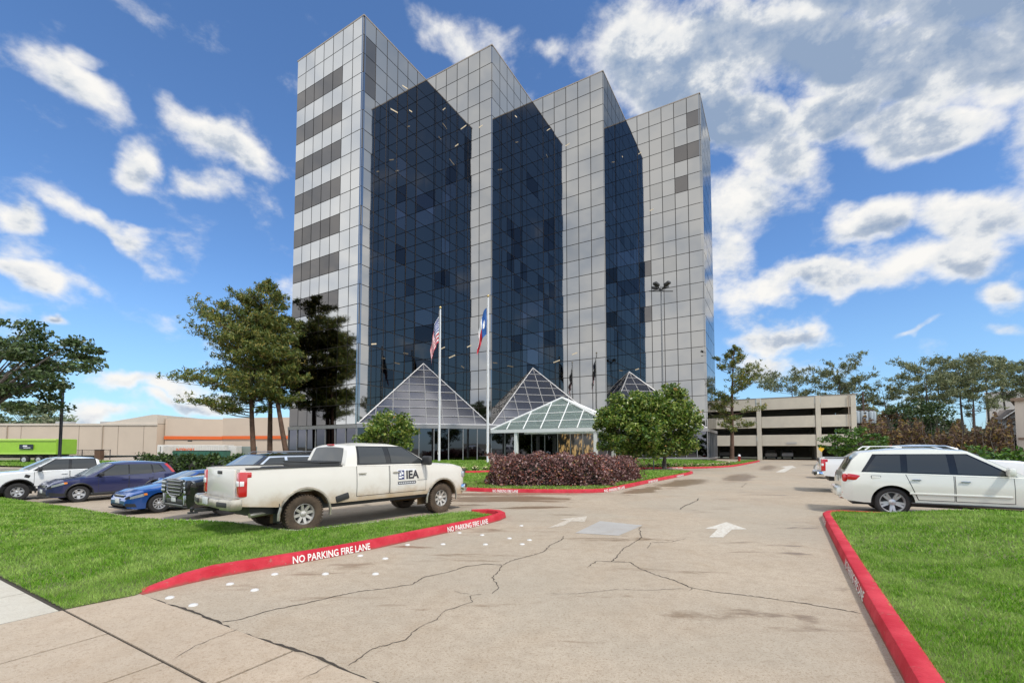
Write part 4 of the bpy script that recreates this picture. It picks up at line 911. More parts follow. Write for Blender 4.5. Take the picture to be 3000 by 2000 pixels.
class Car:
    def __init__(s, S, name, label, group=None, cat='car'):
        s.S = S; s.L, s.W = S['L'], S['W']; s.t = thing(name, (0, 0, 0), 0, label, cat, group)
        s.ax = S['ax']; s.R = S['R']; s.Ra = S.get('Ra', S['R']*1.22); s.x0 = S['L']/2
        s.top, s.sh, s.bot, s.pl = itp(S['top']), itp(S['sh']), itp(S['bot']), itp(S['plan']); s.sec = itp(S['sec'])
        s.paint = S['paint']; s.body(); s.cabin(); s.wheels()
    def bottom(s, x):
        z = s.bot(x)
        for a in s.ax:
            d = abs(x-a)
            if d < s.Ra: z = max(z, s.R+math.sqrt(max(0, s.Ra**2-d*d))*1.0)
        return z
    def ys(s, x, z):                                       # half-width of the body side
        return s.W*s.pl(x)*s.sec(z)
    def X(s, x): return x-s.x0
    def body(s):
        S = s.S; xs = set(np.linspace(0, s.L, 60)); bed = S.get('bed')
        for a in s.ax:
            for k in np.linspace(-1, 1, 17): xs.add(a+s.Ra*.9995*math.sin(k*math.pi/2))
            xs.add(a-s.Ra-.001); xs.add(a+s.Ra+.001)
        for p in S['top']+S['sh']+S['bot']+S['plan']: xs.add(p[0])
        xs = sorted(x for x in xs if 0 <= x <= s.L); st = []
        for x in xs: st.append((x, bool(bed and bed[0] < x < bed[1])))
        if bed:
            st += [(bed[0], False), (bed[0]+.001, True), (bed[1]-.001, True), (bed[1], False)]; st.sort()
        m = MB(); NR_ = 8; P = []; first = None
        for (x, b_) in st:
            zb, zs, zt = s.bottom(x), s.sh(x), s.top(x); zb = min(zb, zs-.05); side = []
            for j in range(NR_+1):
                f = j/NR_; z = zb+(zs-zb)*f; side.append((s.ys(x, z), z))
            yt = side[-1][0]
            if b_: tp = [(yt-.07, zs+.01), (yt-.08, bed[2]), (0, bed[2])]
            else: tp = [(yt*.93, zs+(zt-zs)*.55), (yt*.72, zs+(zt-zs)*.85), (0, zt)]
            ring = [(y, z) for y, z in side]+tp; full = ring+[(-y, z) for y, z in reversed(ring[:-1])]
            P += [(s.X(x), y, z) for y, z in full]; m_ = len(full)
        n = len(st); F = [(i*m_+j, i*m_+j+1, (i+1)*m_+j+1, (i+1)*m_+j) for i in range(n-1) for j in range(m_-1)]
        F += [tuple(range(m_)), tuple(reversed(range((n-1)*m_, n*m_)))]
        m.poly(P, F); s.b = m.build('body', s.paint, s.t, 28)
        u = MB(); u.box((0, 0, s.S.get('under', .42)), (s.L-.5, (s.W-.22)*2, .26)); u.build('underbody', MBLK, s.t)
        for a in s.ax:
            for sg in (1, -1):
                a_ = MB(); tr = MB(); K_ = 14; prv = None
                for k in range(K_+1):
                    th = math.pi*k/K_; x = a+s.Ra*math.cos(th); z = s.R+s.Ra*math.sin(th); z = max(z, s.bot(x)) ; yo = sg*(s.ys(x, max(z, .5))-.01)
                    cur = [(s.X(x), yo, z), (s.X(x), sg*(s.W-.48), z)]
                    if prv: a_.quad(prv[0], prv[1], cur[1], cur[0])
                    prv = cur
                a_.poly([(s.X(a+s.Ra*math.cos(math.pi*k/K_)), sg*(s.W-.48), s.R+s.Ra*math.sin(math.pi*k/K_)) for k in range(K_+1)]+[(s.X(a-s.Ra), sg*(s.W-.48), .25), (s.X(a+s.Ra), sg*(s.W-.48), .25)], [tuple(range(K_+3))])
                if S.get('arch'):
                    pts = []
                    for k in range(K_+1):
                        th = math.pi*(-.04+1.08*k/K_); x = a+(s.Ra+.02)*math.cos(th); z = s.R+(s.Ra+.02)*math.sin(th); pts.append((s.X(x), sg*(s.ys(x, z)+.004), z))
                    tr.tube(pts, .032, 5); tr.build('arch_trim', S['arch'], s.t, 40)
                a_.build('wheel_well', S.get('well', MMUD), s.t)
    # cabin surface
    def cy(s, x, z):
        zb = s.sh(x); zr = s.S['roof']; k = min(1.1, max(-.2, (z-zb)/(zr-zb))); wb = s.ys(x, zb)-s.S.get('inset', .02)
        return wb*(1-k)+s.S['wr']*s.cpl(x)*k + .035*math.sin(max(0, min(1, k))*math.pi)
    def ctz(s, x, yn): return s.ct(x)-s.S.get('crown', .045)*abs(yn)**2.6
    def cabin(s):
        S = s.S; s.ct = itp(S['cab']); s.cpl = itp(S['cplan']) ; xa, xd = S['cab'][0][0], S['cab'][-1][0]
        xs = sorted(set(np.linspace(xa, xd, 44)) | {p[0] for p in S['cab']}); m = MB(); P = []
        for x in xs:
            zb = s.sh(x)-.03; ze = max(zb+.005, s.ctz(x, 1)); half = []
            for j in range(8): z = zb+(ze-zb)*j/7; half.append((s.cy(x, z), z))
            ye = half[-1][0]
            for yn in (.96, .86, .65, .35, 0): half.append((ye*yn, max(ze, s.ctz(x, yn)) if s.ct(x) > zb+.06 else ze))
            full = half+[(-y, z) for y, z in reversed(half[:-1])]; P += [(s.X(x), y, z) for y, z in full]; k_ = len(full)
        n = len(xs); F = [(i*k_+j, i*k_+j+1, (i+1)*k_+j+1, (i+1)*k_+j) for i in range(n-1) for j in range(k_-1)]+[tuple(range(k_)), tuple(reversed(range((n-1)*k_, n*k_)))]
        m.poly(P, F); m.build('cabin', s.paint, s.t, 40)
        for (nm, quad, mat, off) in S['win']:
            for sg in (1, -1): s.side_patch(nm, quad, mat, off, sg, True)
        # windscreen and rear glass lie on the roof surface between two stations
        for nm, (x0, x1), w_, mat in S['screens']:
            dirx = 1 if nm == 'windscreen' else -1
            def fn(u, v, o_=.010):
                x = x0+(x1-x0)*v; yn = (2*u-1)*w_; ye = s.cy(x, s.ctz(x, 1)); return (s.X(x)+dirx*o_*.7, ye*yn, s.ctz(x, yn)+o_*.7)
            g_ = MB(); g_.grid(fn, 10, 8, lambda u, v: fn(u, v, -.01)); g_.build(nm, mat, s.t, 50)
    def side_patch(s, nm, quad, mat, off, sg, cab, parent=None, rim=True, nu=8, nv=6):
        (a, b_, c, d) = quad                               # lower rear, lower front, upper front, upper rear  (x,z)
        def fn(u, v, o_=off):
            x = (a[0]*(1-u)+b_[0]*u)*(1-v)+(d[0]*(1-u)+c[0]*u)*v; z = (a[1]*(1-u)+b_[1]*u)*(1-v)+(d[1]*(1-u)+c[1]*u)*v
            y = s.cy(x, z) if cab else s.ys(x, z); return (s.X(x), sg*(y+o_), z)
        g_ = MB(); g_.grid(fn, nu, nv, (lambda u, v: fn(u, v, -.004)) if rim else None); return g_.build(nm, mat, parent or s.t, 40)
    def door(s, x0, x1, z0, hx, hz, hmat=None, arch=None):
        for sg in (1, -1):
            zt0, zt1 = s.sh(x0)-.012, s.sh(x1)-.012
            s.side_patch('door_gap', [(x0+(arch or 0)-.014, z0-.014), (x1+.014, z0-.014), (x1+.014, zt1+.004), (x0-.014, zt0+.004)], MSEAM, .0025, sg, False, None, False)
            xl = x0+(arch or 0)
            d = s.side_patch('door', [(xl, z0), (x1, z0), (x1, zt1), (x0, zt0)], s.paint, .007, sg, False)
            h = MB(); y = s.ys(hx, hz)+.03; h.rbox((s.X(hx), sg*y, hz), (.20, .03, .035), .012); h.build('handle', hmat or s.paint, d)
            if sg == -1: s.d_right = d
    def mirror(s, x, z, mat, big=1.):
        for sg in (1, -1):
            m = MB(); y = s.cy(x, z); m.rbox((s.X(x)+.02, sg*(y+.16*big), z+.04), (.14, .24*big, .19*big), .05); m.tube([(s.X(x)+.05, sg*(y-.03), z-.03), (s.X(x)+.03, sg*(y+.10), z)], .03, 6); m.build('mirror', mat, s.t, 40)
    def wheels(s):
        S = s.S; R_, w_ = s.R, S.get('tw', .25); rr_ = S.get('rr', R_*.62); ty, rm = S.get('tyre', MTYRE), S.get('rim', MRIM)
        m = MB(); h = w_/2; m.lathe([(rr_, -h*.92), (rr_+.015, -h), (R_*.88, -h*1.04), (R_*.96, -h*.96), (R_, -h*.75), (R_*.985, -h*.35), (R_, -h*.3), (R_, h*.3), (R_*.985, h*.35), (R_, h*.75), (R_*.96, h*.96), (R_*.88, h*1.04), (rr_+.015, h), (rr_, h*.92)], 36)
        if S.get('knob'):
            for k in range(40):
                a = 2*math.pi*k/40
                for yy_ in (-h*.72, h*.72):
                    T = Matrix.Rotation(a, 4, 'Y') @ Matrix.Translation((R_-.002, yy_, 0)); m.box((0, 0, 0), (.03, h*.55, .034), 0, T)
        tyre = m.mesh('tyre', ty, 35)
        m = MB(); yo = h*.82; m.lathe([(rr_+.004, yo), (rr_-.012, yo+.008), (rr_-.03, yo-.02), (rr_-.04, -h*.5)], 36)
        ns = S.get('spokes', 5); 
        for k in range(ns):
            a0 = 2*math.pi*(k+.25)/ns
            for da in ((-S['split'], S['split']) if S.get('split') else (0,)):
                T = Matrix.Rotation(a0+da, 4, 'Y'); sw = S.get('sw', .07); ri, ro = rr_*.14, rr_-.02
                m.poly([(ri, yo-.045, -sw*.6), (ri, yo-.045, sw*.6), (ro, yo-.012, sw*.5), (ro, yo-.012, -sw*.5), (ri, yo-.10, -sw*.7), (ri, yo-.10, sw*.7), (ro, yo-.07, sw*.6), (ro, yo-.07, -sw*.6)],
                       [(0, 1, 2, 3), (0, 4, 5, 1), (1, 5, 6, 2), (2, 6, 7, 3), (3, 7, 4, 0)], T)
        m.lathe([(rr_*.30, yo-.05), (rr_*.28, yo-.025), (rr_*.16, yo-.012), (0, yo-.008)], 16); rim = m.mesh('rim', rm, 35)
        m = MB(); m.lathe([(rr_-.035, yo-.12), (rr_*.7, yo-.11), (rr_*.66, yo-.095), (0, yo-.095)], 24); disc = m.mesh('wheel', MRIMD, 35)
        for a in s.ax:
            for sg in (1, -1):
                o = link('wheel', disc, s.t); o.location = (s.X(a), sg*(s.W-.03-h-S.get('tin', .03)), R_); o.rotation_euler = (0, 0, 0 if sg > 0 else math.pi)
                link('tyre', tyre, o); link('rim', rim, o)
    def part(s, nm, mat, fn, smooth=35, parent=None):
        m = MB(); fn(m); return m.build(nm, mat, parent or s.t, smooth)
    def place(s, contact, heading, axle, side, z=0.):            # a wheel's outer ground contact in the world, heading angle, which axle (0 rear), side (+1 left)
        c, sn = math.cos(heading), math.sin(heading); lx, ly = s.X(s.ax[axle]), side*(s.W-.03-s.S.get('tw', .25)*.2)
        s.t.location = (contact[0]-(lx*c-ly*sn), contact[1]-(lx*sn+ly*c), z); s.t.rotation_euler = (0, 0, heading)

SECP = [(.3, .965), (.62, .985), (.95, 1.0), (1.2, .992), (1.55, .955)]
def pickup_spec(paint, L=6.35, W=1.03, R_=.42, ax=(1.33, 5.37), **kw):
    S = dict(L=L, W=W, R=R_, Ra=R_+.14, ax=ax, paint=paint, tw=.28, rr=R_*.56, spokes=8, sw=.055, under=.62,
        top=[(0, 1.46), (2.3, 1.47), (4.9, 1.47), (5.0, 1.46), (5.9, 1.42), (6.2, 1.36), (6.31, 1.22), (6.35, 1.0)],
        sh=[(0, 1.45), (2.3, 1.45), (4.9, 1.42), (5.9, 1.34), (6.2, 1.26), (6.31, 1.15), (6.35, .98)],
        bot=[(0, .72), (.7, .64), (2.0, .60), (4.7, .60), (5.95, .52), (6.2, .48), (6.3, .52), (6.35, .62)],
        plan=[(0, .97), (.15, .985), (1.2, 1.0), (5.5, .995), (6.0, .965), (6.2, .93), (6.31, .88), (6.35, .84)], sec=SECP,
        bed=(.09, 2.22, .92), roof=1.99, wr=.76, crown=.05,
        cab=[(2.27, 1.46), (2.42, 1.92), (2.5, 1.975), (3.1, 2.02), (3.75, 2.01), (4.05, 1.96), (4.95, 1.46), (4.99, 1.42)], cplan=[(2.2, .97), (2.8, 1.0), (3.8, 1.0), (5.0, .93)],
        win=[('window', [(2.66, 1.50), (3.44, 1.49), (3.40, 1.90), (2.70, 1.91)], MGLASS, .014), ('window', [(3.60, 1.49), (4.70, 1.475), (4.02, 1.895), (3.57, 1.90)], MGLASS, .014),
             ('window_trim', [(2.60, 1.465), (4.82, 1.455), (4.03, 1.925), (2.66, 1.935)], MTRIM, .006)],
        screens=[('windscreen', (4.10, 4.90), .86, MGLASS2), ('rear_window', (2.285, 2.415), .80, MGLASS)])
    S.update(kw); return S
def pickup_parts(c, hitch=True, dusty=False, chrome=None):
    L, W = c.L, c.W; X = c.X; ch = chrome or (MCHRD if dusty else MCHR)
    c.door(2.58, 3.50, .72, 2.72, 1.26, ch); c.door(3.54, 4.72, .72, 3.72, 1.25, ch); c.mirror(4.62, 1.50, MBLK, 1.35)
    # tailgate, lamps, bumper
    c.part('tailgate', c.paint, lambda m: m.rbox((X(-.012), 0, 1.13), (.05, W*1.50, .64), .025))
    c.part('tailgate_handle', MBLK, lambda m: m.rbox((X(-.04), 0, 1.37), (.03, .24, .07), .015))
    c.part('bed_rail', MBLK, lambda m: [m.rbox((X(1.15), sg*(c.ys(1.15, 1.44)-.03), 1.465), (2.1, .09, .03), .01) for sg in (1, -1)])
    for sg in (1, -1):
        y = sg*c.ys(.03, 1.2)
        t_ = c.part('taillight', MREDL, lambda m: [m.rbox((X(.05), y-sg*.055, 1.15), (.16, .17, .50), .03), m.rbox((X(.11), y-sg*.010, 1.34), (.20, .05, .11), .02)])
        c.part('reverse_lamp', MLENSW, lambda m: [m.rbox((X(-.03), y-sg*.06, 1.17), (.03, .13, .11), .012), m.rbox((X(.02), y+sg*.028, 1.17), (.08, .02, .10), .008)], parent=t_)
    def bump(m):
        m.rbox((X(-.14), 0, .76), (.22, W*1.2, .20), .05)
        for sg in (1, -1): m.rbox((X(-.10), sg*W*.78, .76), (.26, W*.46, .24), .06, -sg*rad(9))
    bp = c.part('rear_bumper', ch, bump)
    c.part('number_plate', MPLATE, lambda m: m.rbox((X(-.262), W*.12, .79), (.012, .30, .15), .004), parent=bp)
    for sg in (1, -1): c.part('step_recess', MBLK, lambda m: m.rbox((X(-.235), sg*W*.72, .76), (.02, .38, .10), .008, -sg*rad(9)), parent=bp)
    if hitch: c.part('tow_hitch', MBLK, lambda m: [m.box((X(-.2), .1, .60), (.5, .07, .07)), m.box((X(-.48), .1, .56), (.16, .09, .03)), m.lathe([(.0, .10), (.035, .085), (.03, .03), (.02, 0)], 10, 'Z', Matrix.Translation((X(-.5), .1, .57)))])
    c.part('third_lamp', MREDL, lambda m: m.rbox((X(2.44), 0, 1.965), (.05, .30, .035), .01))
    # front end
    c.part('grille', MCHR, lambda m: [m.rbox((X(6.34), 0, .98+.1*k), (.06, 1.25, .045), .012) for k in range(-1, 3)])
    for sg in (1, -1): c.part('headlight', MLENS, lambda m: m.rbox((X(6.22), sg*W*.77, 1.08), (.20, .36, .20), .05, -sg*rad(20)))
    c.part('front_bumper', MCHR, lambda m: [m.rbox((X(6.36), 0, .66), (.22, W*1.5, .26), .06)]+[m.rbox((X(6.28), sg*W*.80, .67), (.30, .35, .25), .06, -sg*rad(28)) for sg in (1, -1)])
    if hitch and not dusty:
     for sg in (1, -1): c.part('door_sill', MBLK, lambda m: m.rbox((X(3.65), sg*(W-.10), .585), (2.3, .10, .06), .02))
    c.part('dashboard', MBLK, lambda m: m.rbox((X(4.5), 0, 1.38), (.3, 1.4, .1), .03))

# the muddy white work truck in front
hero = Car(pickup_spec(PWHITE, tyre=MTYRED, knob=True, arch=MCHRD, well=MMUD2, rim=M('dusty_alloy', (.55, .52, .47), .4, metal=.6)), 'pickup_truck', 'muddy white crew cab work truck with a company sign on its door', 'pickup trucks on the lot', 'pickup truck')
pickup_parts(hero, dusty=True, chrome=MCHRD); X = hero.X
hero.part('tool_box', MBLK, lambda m: [m.rbox((X(1.93), 0, 1.46), (.50, 1.84, .18), .03), m.rbox((X(1.93), 0, 1.555), (.54, 1.88, .03), .012)])
hero.part('cargo', MRIMD, lambda m: [m.rbox((X(1.2), .3, 1.2), (.5, .5, .5), .05), m.tube([(X(.4), -.3, 1.0), (X(1.6), -.35, 1.42)], .05, 6)])
hero.part('side_vent', MBLK, lambda m: [m.rbox((X(2.20), sg*(hero.W-.01), .72), (.34, .05, .15), .03, 0, rad(-14)) for sg in (1, -1)])
hero.part('mud_flap', MBLK, lambda m: [m.rbox((X(hero.ax[0]-hero.Ra-.01), sg*(hero.W-.15), .5), (.02, .28, .42), .008) for sg in (1, -1)])
hero.part('spare_wheel', MTYRED, lambda m: m.lathe([(.2, -.1), (.36, -.11), (.40, 0), (.36, .11), (.2, .1)], 24, 'Z', Matrix.Translation((X(.65), 0, .56))))
hero.part('exhaust', MCHRD, lambda m: m.tube([(X(.9), -.7, .52), (X(.25), -.82, .50)], .05, 8))
hero.part('steering_wheel', MBLK, lambda m: m.lathe([(.17, -.015), (.19, 0), (.17, .015), (.15, 0), (.17, -.015)], 20, 'Y', Matrix.Translation((X(4.25), .38, 1.5)) @ Matrix.Rotation(rad(65), 4, 'Z')))
# door sign: emblem, IEA and a small bar, on the front door
MSIGNW = M('sign_white', (.78, .78, .78), .5); MSIGNB = M('sign_blue', (.015, .03, .13), .5); MSIGNK = M('sign_black', (.03, .03, .035), .5); MSIGNG = M('sign_grey', (.13, .13, .13), .5)
def onside(c, pts, faces, x, z, off, mat, name, parent, scale=1.):      # right side of a car, read from the rear to the front
    m = MB(); m.poly([(c.X(x+p[0]*scale), -(c.ys(x+p[0]*scale, z+p[1]*scale)+off), z+p[1]*scale) for p in pts], faces); return m.build(name, mat, parent)
dr = hero.d_right; rect = lambda w_, h_: ([(0, 0), (w_, 0), (w_, h_), (0, h_)], [(0, 1, 2, 3)])
sx, sz = 3.76, .90
onside(hero, *rect(.62, .42), sx, sz, .010, MSIGNW, 'door_sign', dr)
sg_ = onside(hero, *rect(.19, .24), sx+.03, sz+.15, .012, MSIGNB, 'emblem', dr)
for (x, z, w_, h_) in ((.045, .18, .09, .05), (.06, .25, .06, .07), (.14, .20, .05, .04), (.13, .28, .06, .06), (.10, .34, .05, .03), ): onside(hero, *rect(w_, h_), sx+x, sz+z, .0135, MSIGNW, 'emblem_mark', dr)
V_, F_ = textmesh('IEA', .30, .012); onside(hero, V_, F_, sx+.275, sz+.165, .012, MSIGNK, 'sign_lettering', dr)
onside(hero, *rect(.60, .085), sx+.01, sz+.015, .012, MSIGNG, 'sign_bar', dr)
for k in range(9): onside(hero, *rect(.035, .022), sx+.05+k*.06, sz+.045, .0135, MSIGNW, 'sign_mark', dr)
onside(hero, *rect(.34, .012), 4.42, 1.0, .012, MSIGNG, 'badge', hero.t)
hero.place(at(890, 1561), rad(51), 0, -1)

c = Car(pickup_spec(PWHITE2, L=5.9, W=.96, R_=.38, ax=(1.2, 4.78), roof=1.84, arch=MBLK, spokes=6, sw=.08, under=.5,
    top=[(0, 1.30), (2.0, 1.31), (4.4, 1.30), (4.6, 1.28), (5.45, 1.22), (5.75, 1.14), (5.86, 1.0), (5.9, .85)], sh=[(0, 1.29), (2.0, 1.29), (4.5, 1.22), (5.45, 1.13), (5.75, 1.06), (5.86, .95), (5.9, .82)],
    bot=[(0, .62), (1.9, .50), (4.3, .50), (5.5, .42), (5.8, .40), (5.9, .5)], plan=[(0, .97), (.15, .985), (1.2, 1.0), (5.0, .995), (5.5, .965), (5.75, .92), (5.86, .87), (5.9, .83)],
    bed=(.09, 2.0, .85), cab=[(2.03, 1.3), (2.15, 1.76), (2.25, 1.82), (2.8, 1.87), (3.4, 1.86), (3.65, 1.81), (4.5, 1.30), (4.55, 1.25)], cplan=[(2, .97), (2.6, 1.0), (3.5, 1.0), (4.6, .93)],
    win=[('window', [(2.25, 1.34), (3.12, 1.32), (3.08, 1.75), (2.3, 1.76)], MGLASS, .014), ('window', [(3.22, 1.32), (4.25, 1.29), (3.62, 1.74), (3.19, 1.75)], MGLASS, .014), ('window_trim', [(2.2, 1.31), (4.36, 1.275), (3.64, 1.775), (2.26, 1.785)], MTRIM, .006)],
    screens=[('windscreen', (3.70, 4.45), .86, MGLASS2), ('rear_window', (2.05, 2.14), .8, MGLASS)]), 'pickup_truck', 'clean white pickup truck at the far left end of the parked row', 'pickup trucks on the lot', 'pickup truck')
X = c.X; c.door(2.2, 3.15, .6, 2.36, 1.14); c.door(3.19, 4.3, .6, 3.35, 1.12); c.mirror(4.15, 1.30, MBLK, 1.1)
for sg in (1, -1): c.part('headlight', MLENS, lambda m: m.rbox((X(5.72), sg*.74, .98), (.24, .34, .17), .05, -sg*rad(25)))
c.part('grille', MBLK, lambda m: [m.rbox((X(5.885), 0, .92), (.05, 1.1, .26), .03)]+[m.rbox((X(5.905), 0, .86+.07*k), (.03, 1.05, .02), .008) for k in range(3)])
c.part('front_bumper', MBLK, lambda m: m.rbox((X(5.86), 0, .55), (.22, 1.6, .22), .06))
c.part('fender_badge', MBLK, lambda m: [m.rbox((X(4.52), sg*(c.ys(4.52, 1.05)+.006), 1.05), (.16, .02, .13), .02, 0, rad(-20)) for sg in (1, -1)])
c.part('roof_aerial', MBLK, lambda m: m.rbox((X(2.9), 0, 1.89), (.12, .04, .05), .015))
c.place((-21.3, 19.35), rad(238), 1, 1, float(gz(-20, 20)))

SUVSEC = [(.2, .955), (.55, .985), (.8, 1.0), (1.0, .985), (1.25, .945)]
def suv_spec(paint, **kw):
    S = dict(L=4.53, W=.91, R=.345, ax=(.98, 3.60), paint=paint, tw=.23, spokes=5, sw=.09, split=.0, under=.36,
        top=[(0, .95), (.1, 1.08), (3.25, 1.09), (3.45, 1.07), (4.1, .98), (4.38, .86), (4.48, .74), (4.53, .58)], sh=[(0, .93), (.1, 1.06), (1.5, 1.06), (3.3, 1.00), (4.1, .90), (4.38, .80), (4.48, .70), (4.53, .56)],
        bot=[(0, .45), (.15, .34), (.6, .28), (3.9, .26), (4.3, .24), (4.5, .30), (4.53, .40)], plan=[(0, .86), (.15, .93), (.6, .985), (1.5, 1.0), (3.6, .995), (4.1, .93), (4.35, .84), (4.48, .72), (4.53, .62)], sec=SUVSEC,
        roof=1.63, wr=.66, crown=.05, cab=[(.06, 1.06), (.32, 1.48), (.48, 1.60), (1.2, 1.67), (1.9, 1.68), (2.5, 1.62), (3.42, 1.07), (3.46, 1.04)], cplan=[(0, .90), (.6, .98), (1.5, 1.0), (2.6, .98), (3.5, .92)],
        win=[('window', [(.62, 1.22), (1.02, 1.10), (1.06, 1.52), (.80, 1.47)], MGLASS, .014), ('window', [(1.08, 1.10), (1.92, 1.075), (1.90, 1.54), (1.12, 1.535)], MGLASS, .014), ('window', [(1.98, 1.075), (3.02, 1.06), (2.40, 1.51), (1.96, 1.54)], MGLASS, .014),
             ('window_trim', [(.52, 1.16), (3.16, 1.045), (2.42, 1.545), (.74, 1.51)], MTRIM, .006)],
        screens=[('windscreen', (2.55, 3.36), .84, MGLASS2), ('rear_window', (.10, .30), .8, MGLASS)])
    S.update(kw); return S
# violet blue crossover
c = Car(suv_spec(PNAVY, arch=MBLK), 'suv', 'dark violet blue crossover parked beside the far left white pickup', 'cars parked nose out in the row', 'car'); X = c.X
c.door(1.0, 1.94, .40, 1.12, .90, None, .25); c.door(1.97, 3.0, .40, 2.10, .89); c.mirror(2.92, 1.10, MBLK, .9)
for sg in (1, -1):
    h = c.side_patch('headlight', [(4.06, .78), (4.43, .66), (4.42, .75), (4.10, .86)], MLENS, .014, sg, False)
    c.side_patch('indicator', [(3.98, .80), (4.07, .78), (4.09, .86), (3.99, .86)], MAMB, .016, sg, False, h)
    c.side_patch('taillight', [(.14, 1.12), (.26, 1.12), (.56, 1.52), (.44, 1.54)], MREDL, .008, sg, True)
    c.part('fog_lamp', MLENS, lambda m: m.rbox((X(4.42), sg*.58, .40), (.08, .14, .08), .02))
c.part('grille', MBLK, lambda m: m.rbox((X(4.485), 0, .68), (.06, .80, .14), .03)); c.part('grille_bar', MCHR, lambda m: [m.rbox((X(4.515), 0, .66+.06*k), (.03, .78, .02), .008) for k in range(2)])
c.part('front_bumper', MBLK, lambda m: [m.rbox((X(4.44), 0, .40), (.20, 1.10, .20), .05), m.rbox((X(4.40), 0, .29), (.25, 1.35, .08), .03)]); c.part('number_plate', MPLATE, lambda m: m.rbox((X(4.55), 0, .50), (.012, .30, .15), .004))
c.part('side_cladding', MBLK, lambda m: [m.rbox((X(2.3), sg*.875, .32), (1.9, .04, .10), .02) for sg in (1, -1)])
for sg in (1, -1):
    c.side_patch('lower_cladding', [(3.98, .27), (4.50, .30), (4.50, .47), (4.06, .40)], MBLK, .010, sg, False)
    c.side_patch('grille_wing', [(4.40, .62), (4.525, .60), (4.52, .68), (4.43, .72)], MBLK, .012, sg, False)
c.place((-18.2, 18.9), rad(239), 1, 1, float(gz(-18, 20)))
# blue sedan
c = Car(suv_spec(PBLUE, L=4.5, W=.885, R=.325, ax=(.95, 3.58), roof=1.40, wr=.60, spokes=10, sw=.035,
    top=[(0, .80), (.06, 1.0), (.45, 1.04), (3.2, .98), (3.4, .95), (4.05, .84), (4.33, .74), (4.45, .62), (4.5, .48)], sh=[(0, .78), (.06, .95), (1.5, .95), (3.2, .88), (4.05, .77), (4.33, .69), (4.45, .58), (4.5, .46)],
    bot=[(0, .40), (.2, .28), (.6, .22), (3.9, .20), (4.25, .19), (4.45, .24), (4.5, .34)], cab=[(.35, 1.0), (.95, 1.30), (1.3, 1.40), (1.8, 1.43), (2.3, 1.40), (3.30, .97), (3.34, .94)],
    cplan=[(.3, .88), (1, .97), (1.6, 1.0), (2.4, .98), (3.4, .92)], win=[('window', [(1.0, 1.01), (1.88, .985), (1.86, 1.31), (1.25, 1.29)], MGLASS, .014), ('window', [(1.94, .98), (2.95, .955), (2.28, 1.29), (1.92, 1.31)], MGLASS, .014), ('window_trim', [(.86, .99), (3.06, .94), (2.29, 1.325), (1.2, 1.32)], MTRIM, .006)],
    screens=[('windscreen', (2.35, 3.24), .84, MGLASS2), ('rear_window', (.42, 1.2), .8, MGLASS)]), 'sedan', 'bright blue low sedan nose out between the crossover and the black car', 'cars parked nose out in the row', 'car'); X = c.X
c.door(.98, 1.90, .32, 1.1, .82, None, .25); c.door(1.93, 2.98, .32, 2.05, .81); c.mirror(2.88, 1.0, PBLUE, .85)
for sg in (1, -1):
    h = c.side_patch('headlight', [(4.04, .62), (4.40, .54), (4.39, .62), (4.07, .715)], MLENS, .014, sg, False); c.side_patch('indicator', [(3.95, .66), (4.04, .645), (4.06, .72), (3.97, .725)], MAMB, .016, sg, False, h)
    c.part('taillight', MREDL, lambda m: m.rbox((X(.05), sg*.66, .82), (.12, .34, .14), .04))
c.part('grille', MBLK, lambda m: m.rbox((X(4.43), 0, .62), (.08, .80, .10), .03)); c.part('lower_intake', MBLK, lambda m: m.rbox((X(4.46), 0, .34), (.08, .95, .13), .03)); c.part('number_plate', MPLATE, lambda m: m.rbox((X(4.51), .0, .47), (.02, .32, .16), .004))
c.part('grille_bar', MCHR, lambda m: m.rbox((X(4.46), 0, .665), (.05, .84, .025), .01)); c.part('splitter', MBLK, lambda m: m.rbox((X(4.38), 0, .21), (.3, 1.4, .03), .01))
for sg in (1, -1):
    c.side_patch('lower_intake', [(4.22, .27), (4.49, .28), (4.49, .40), (4.27, .38)], MBLK, .010, sg, False)
    c.side_patch('grille_wing', [(4.38, .57), (4.495, .53), (4.49, .60), (4.41, .655)], MBLK, .012, sg, False)
c.place((-12.45, 15.9), rad(239), 1, 1, float(gz(-12, 17)))
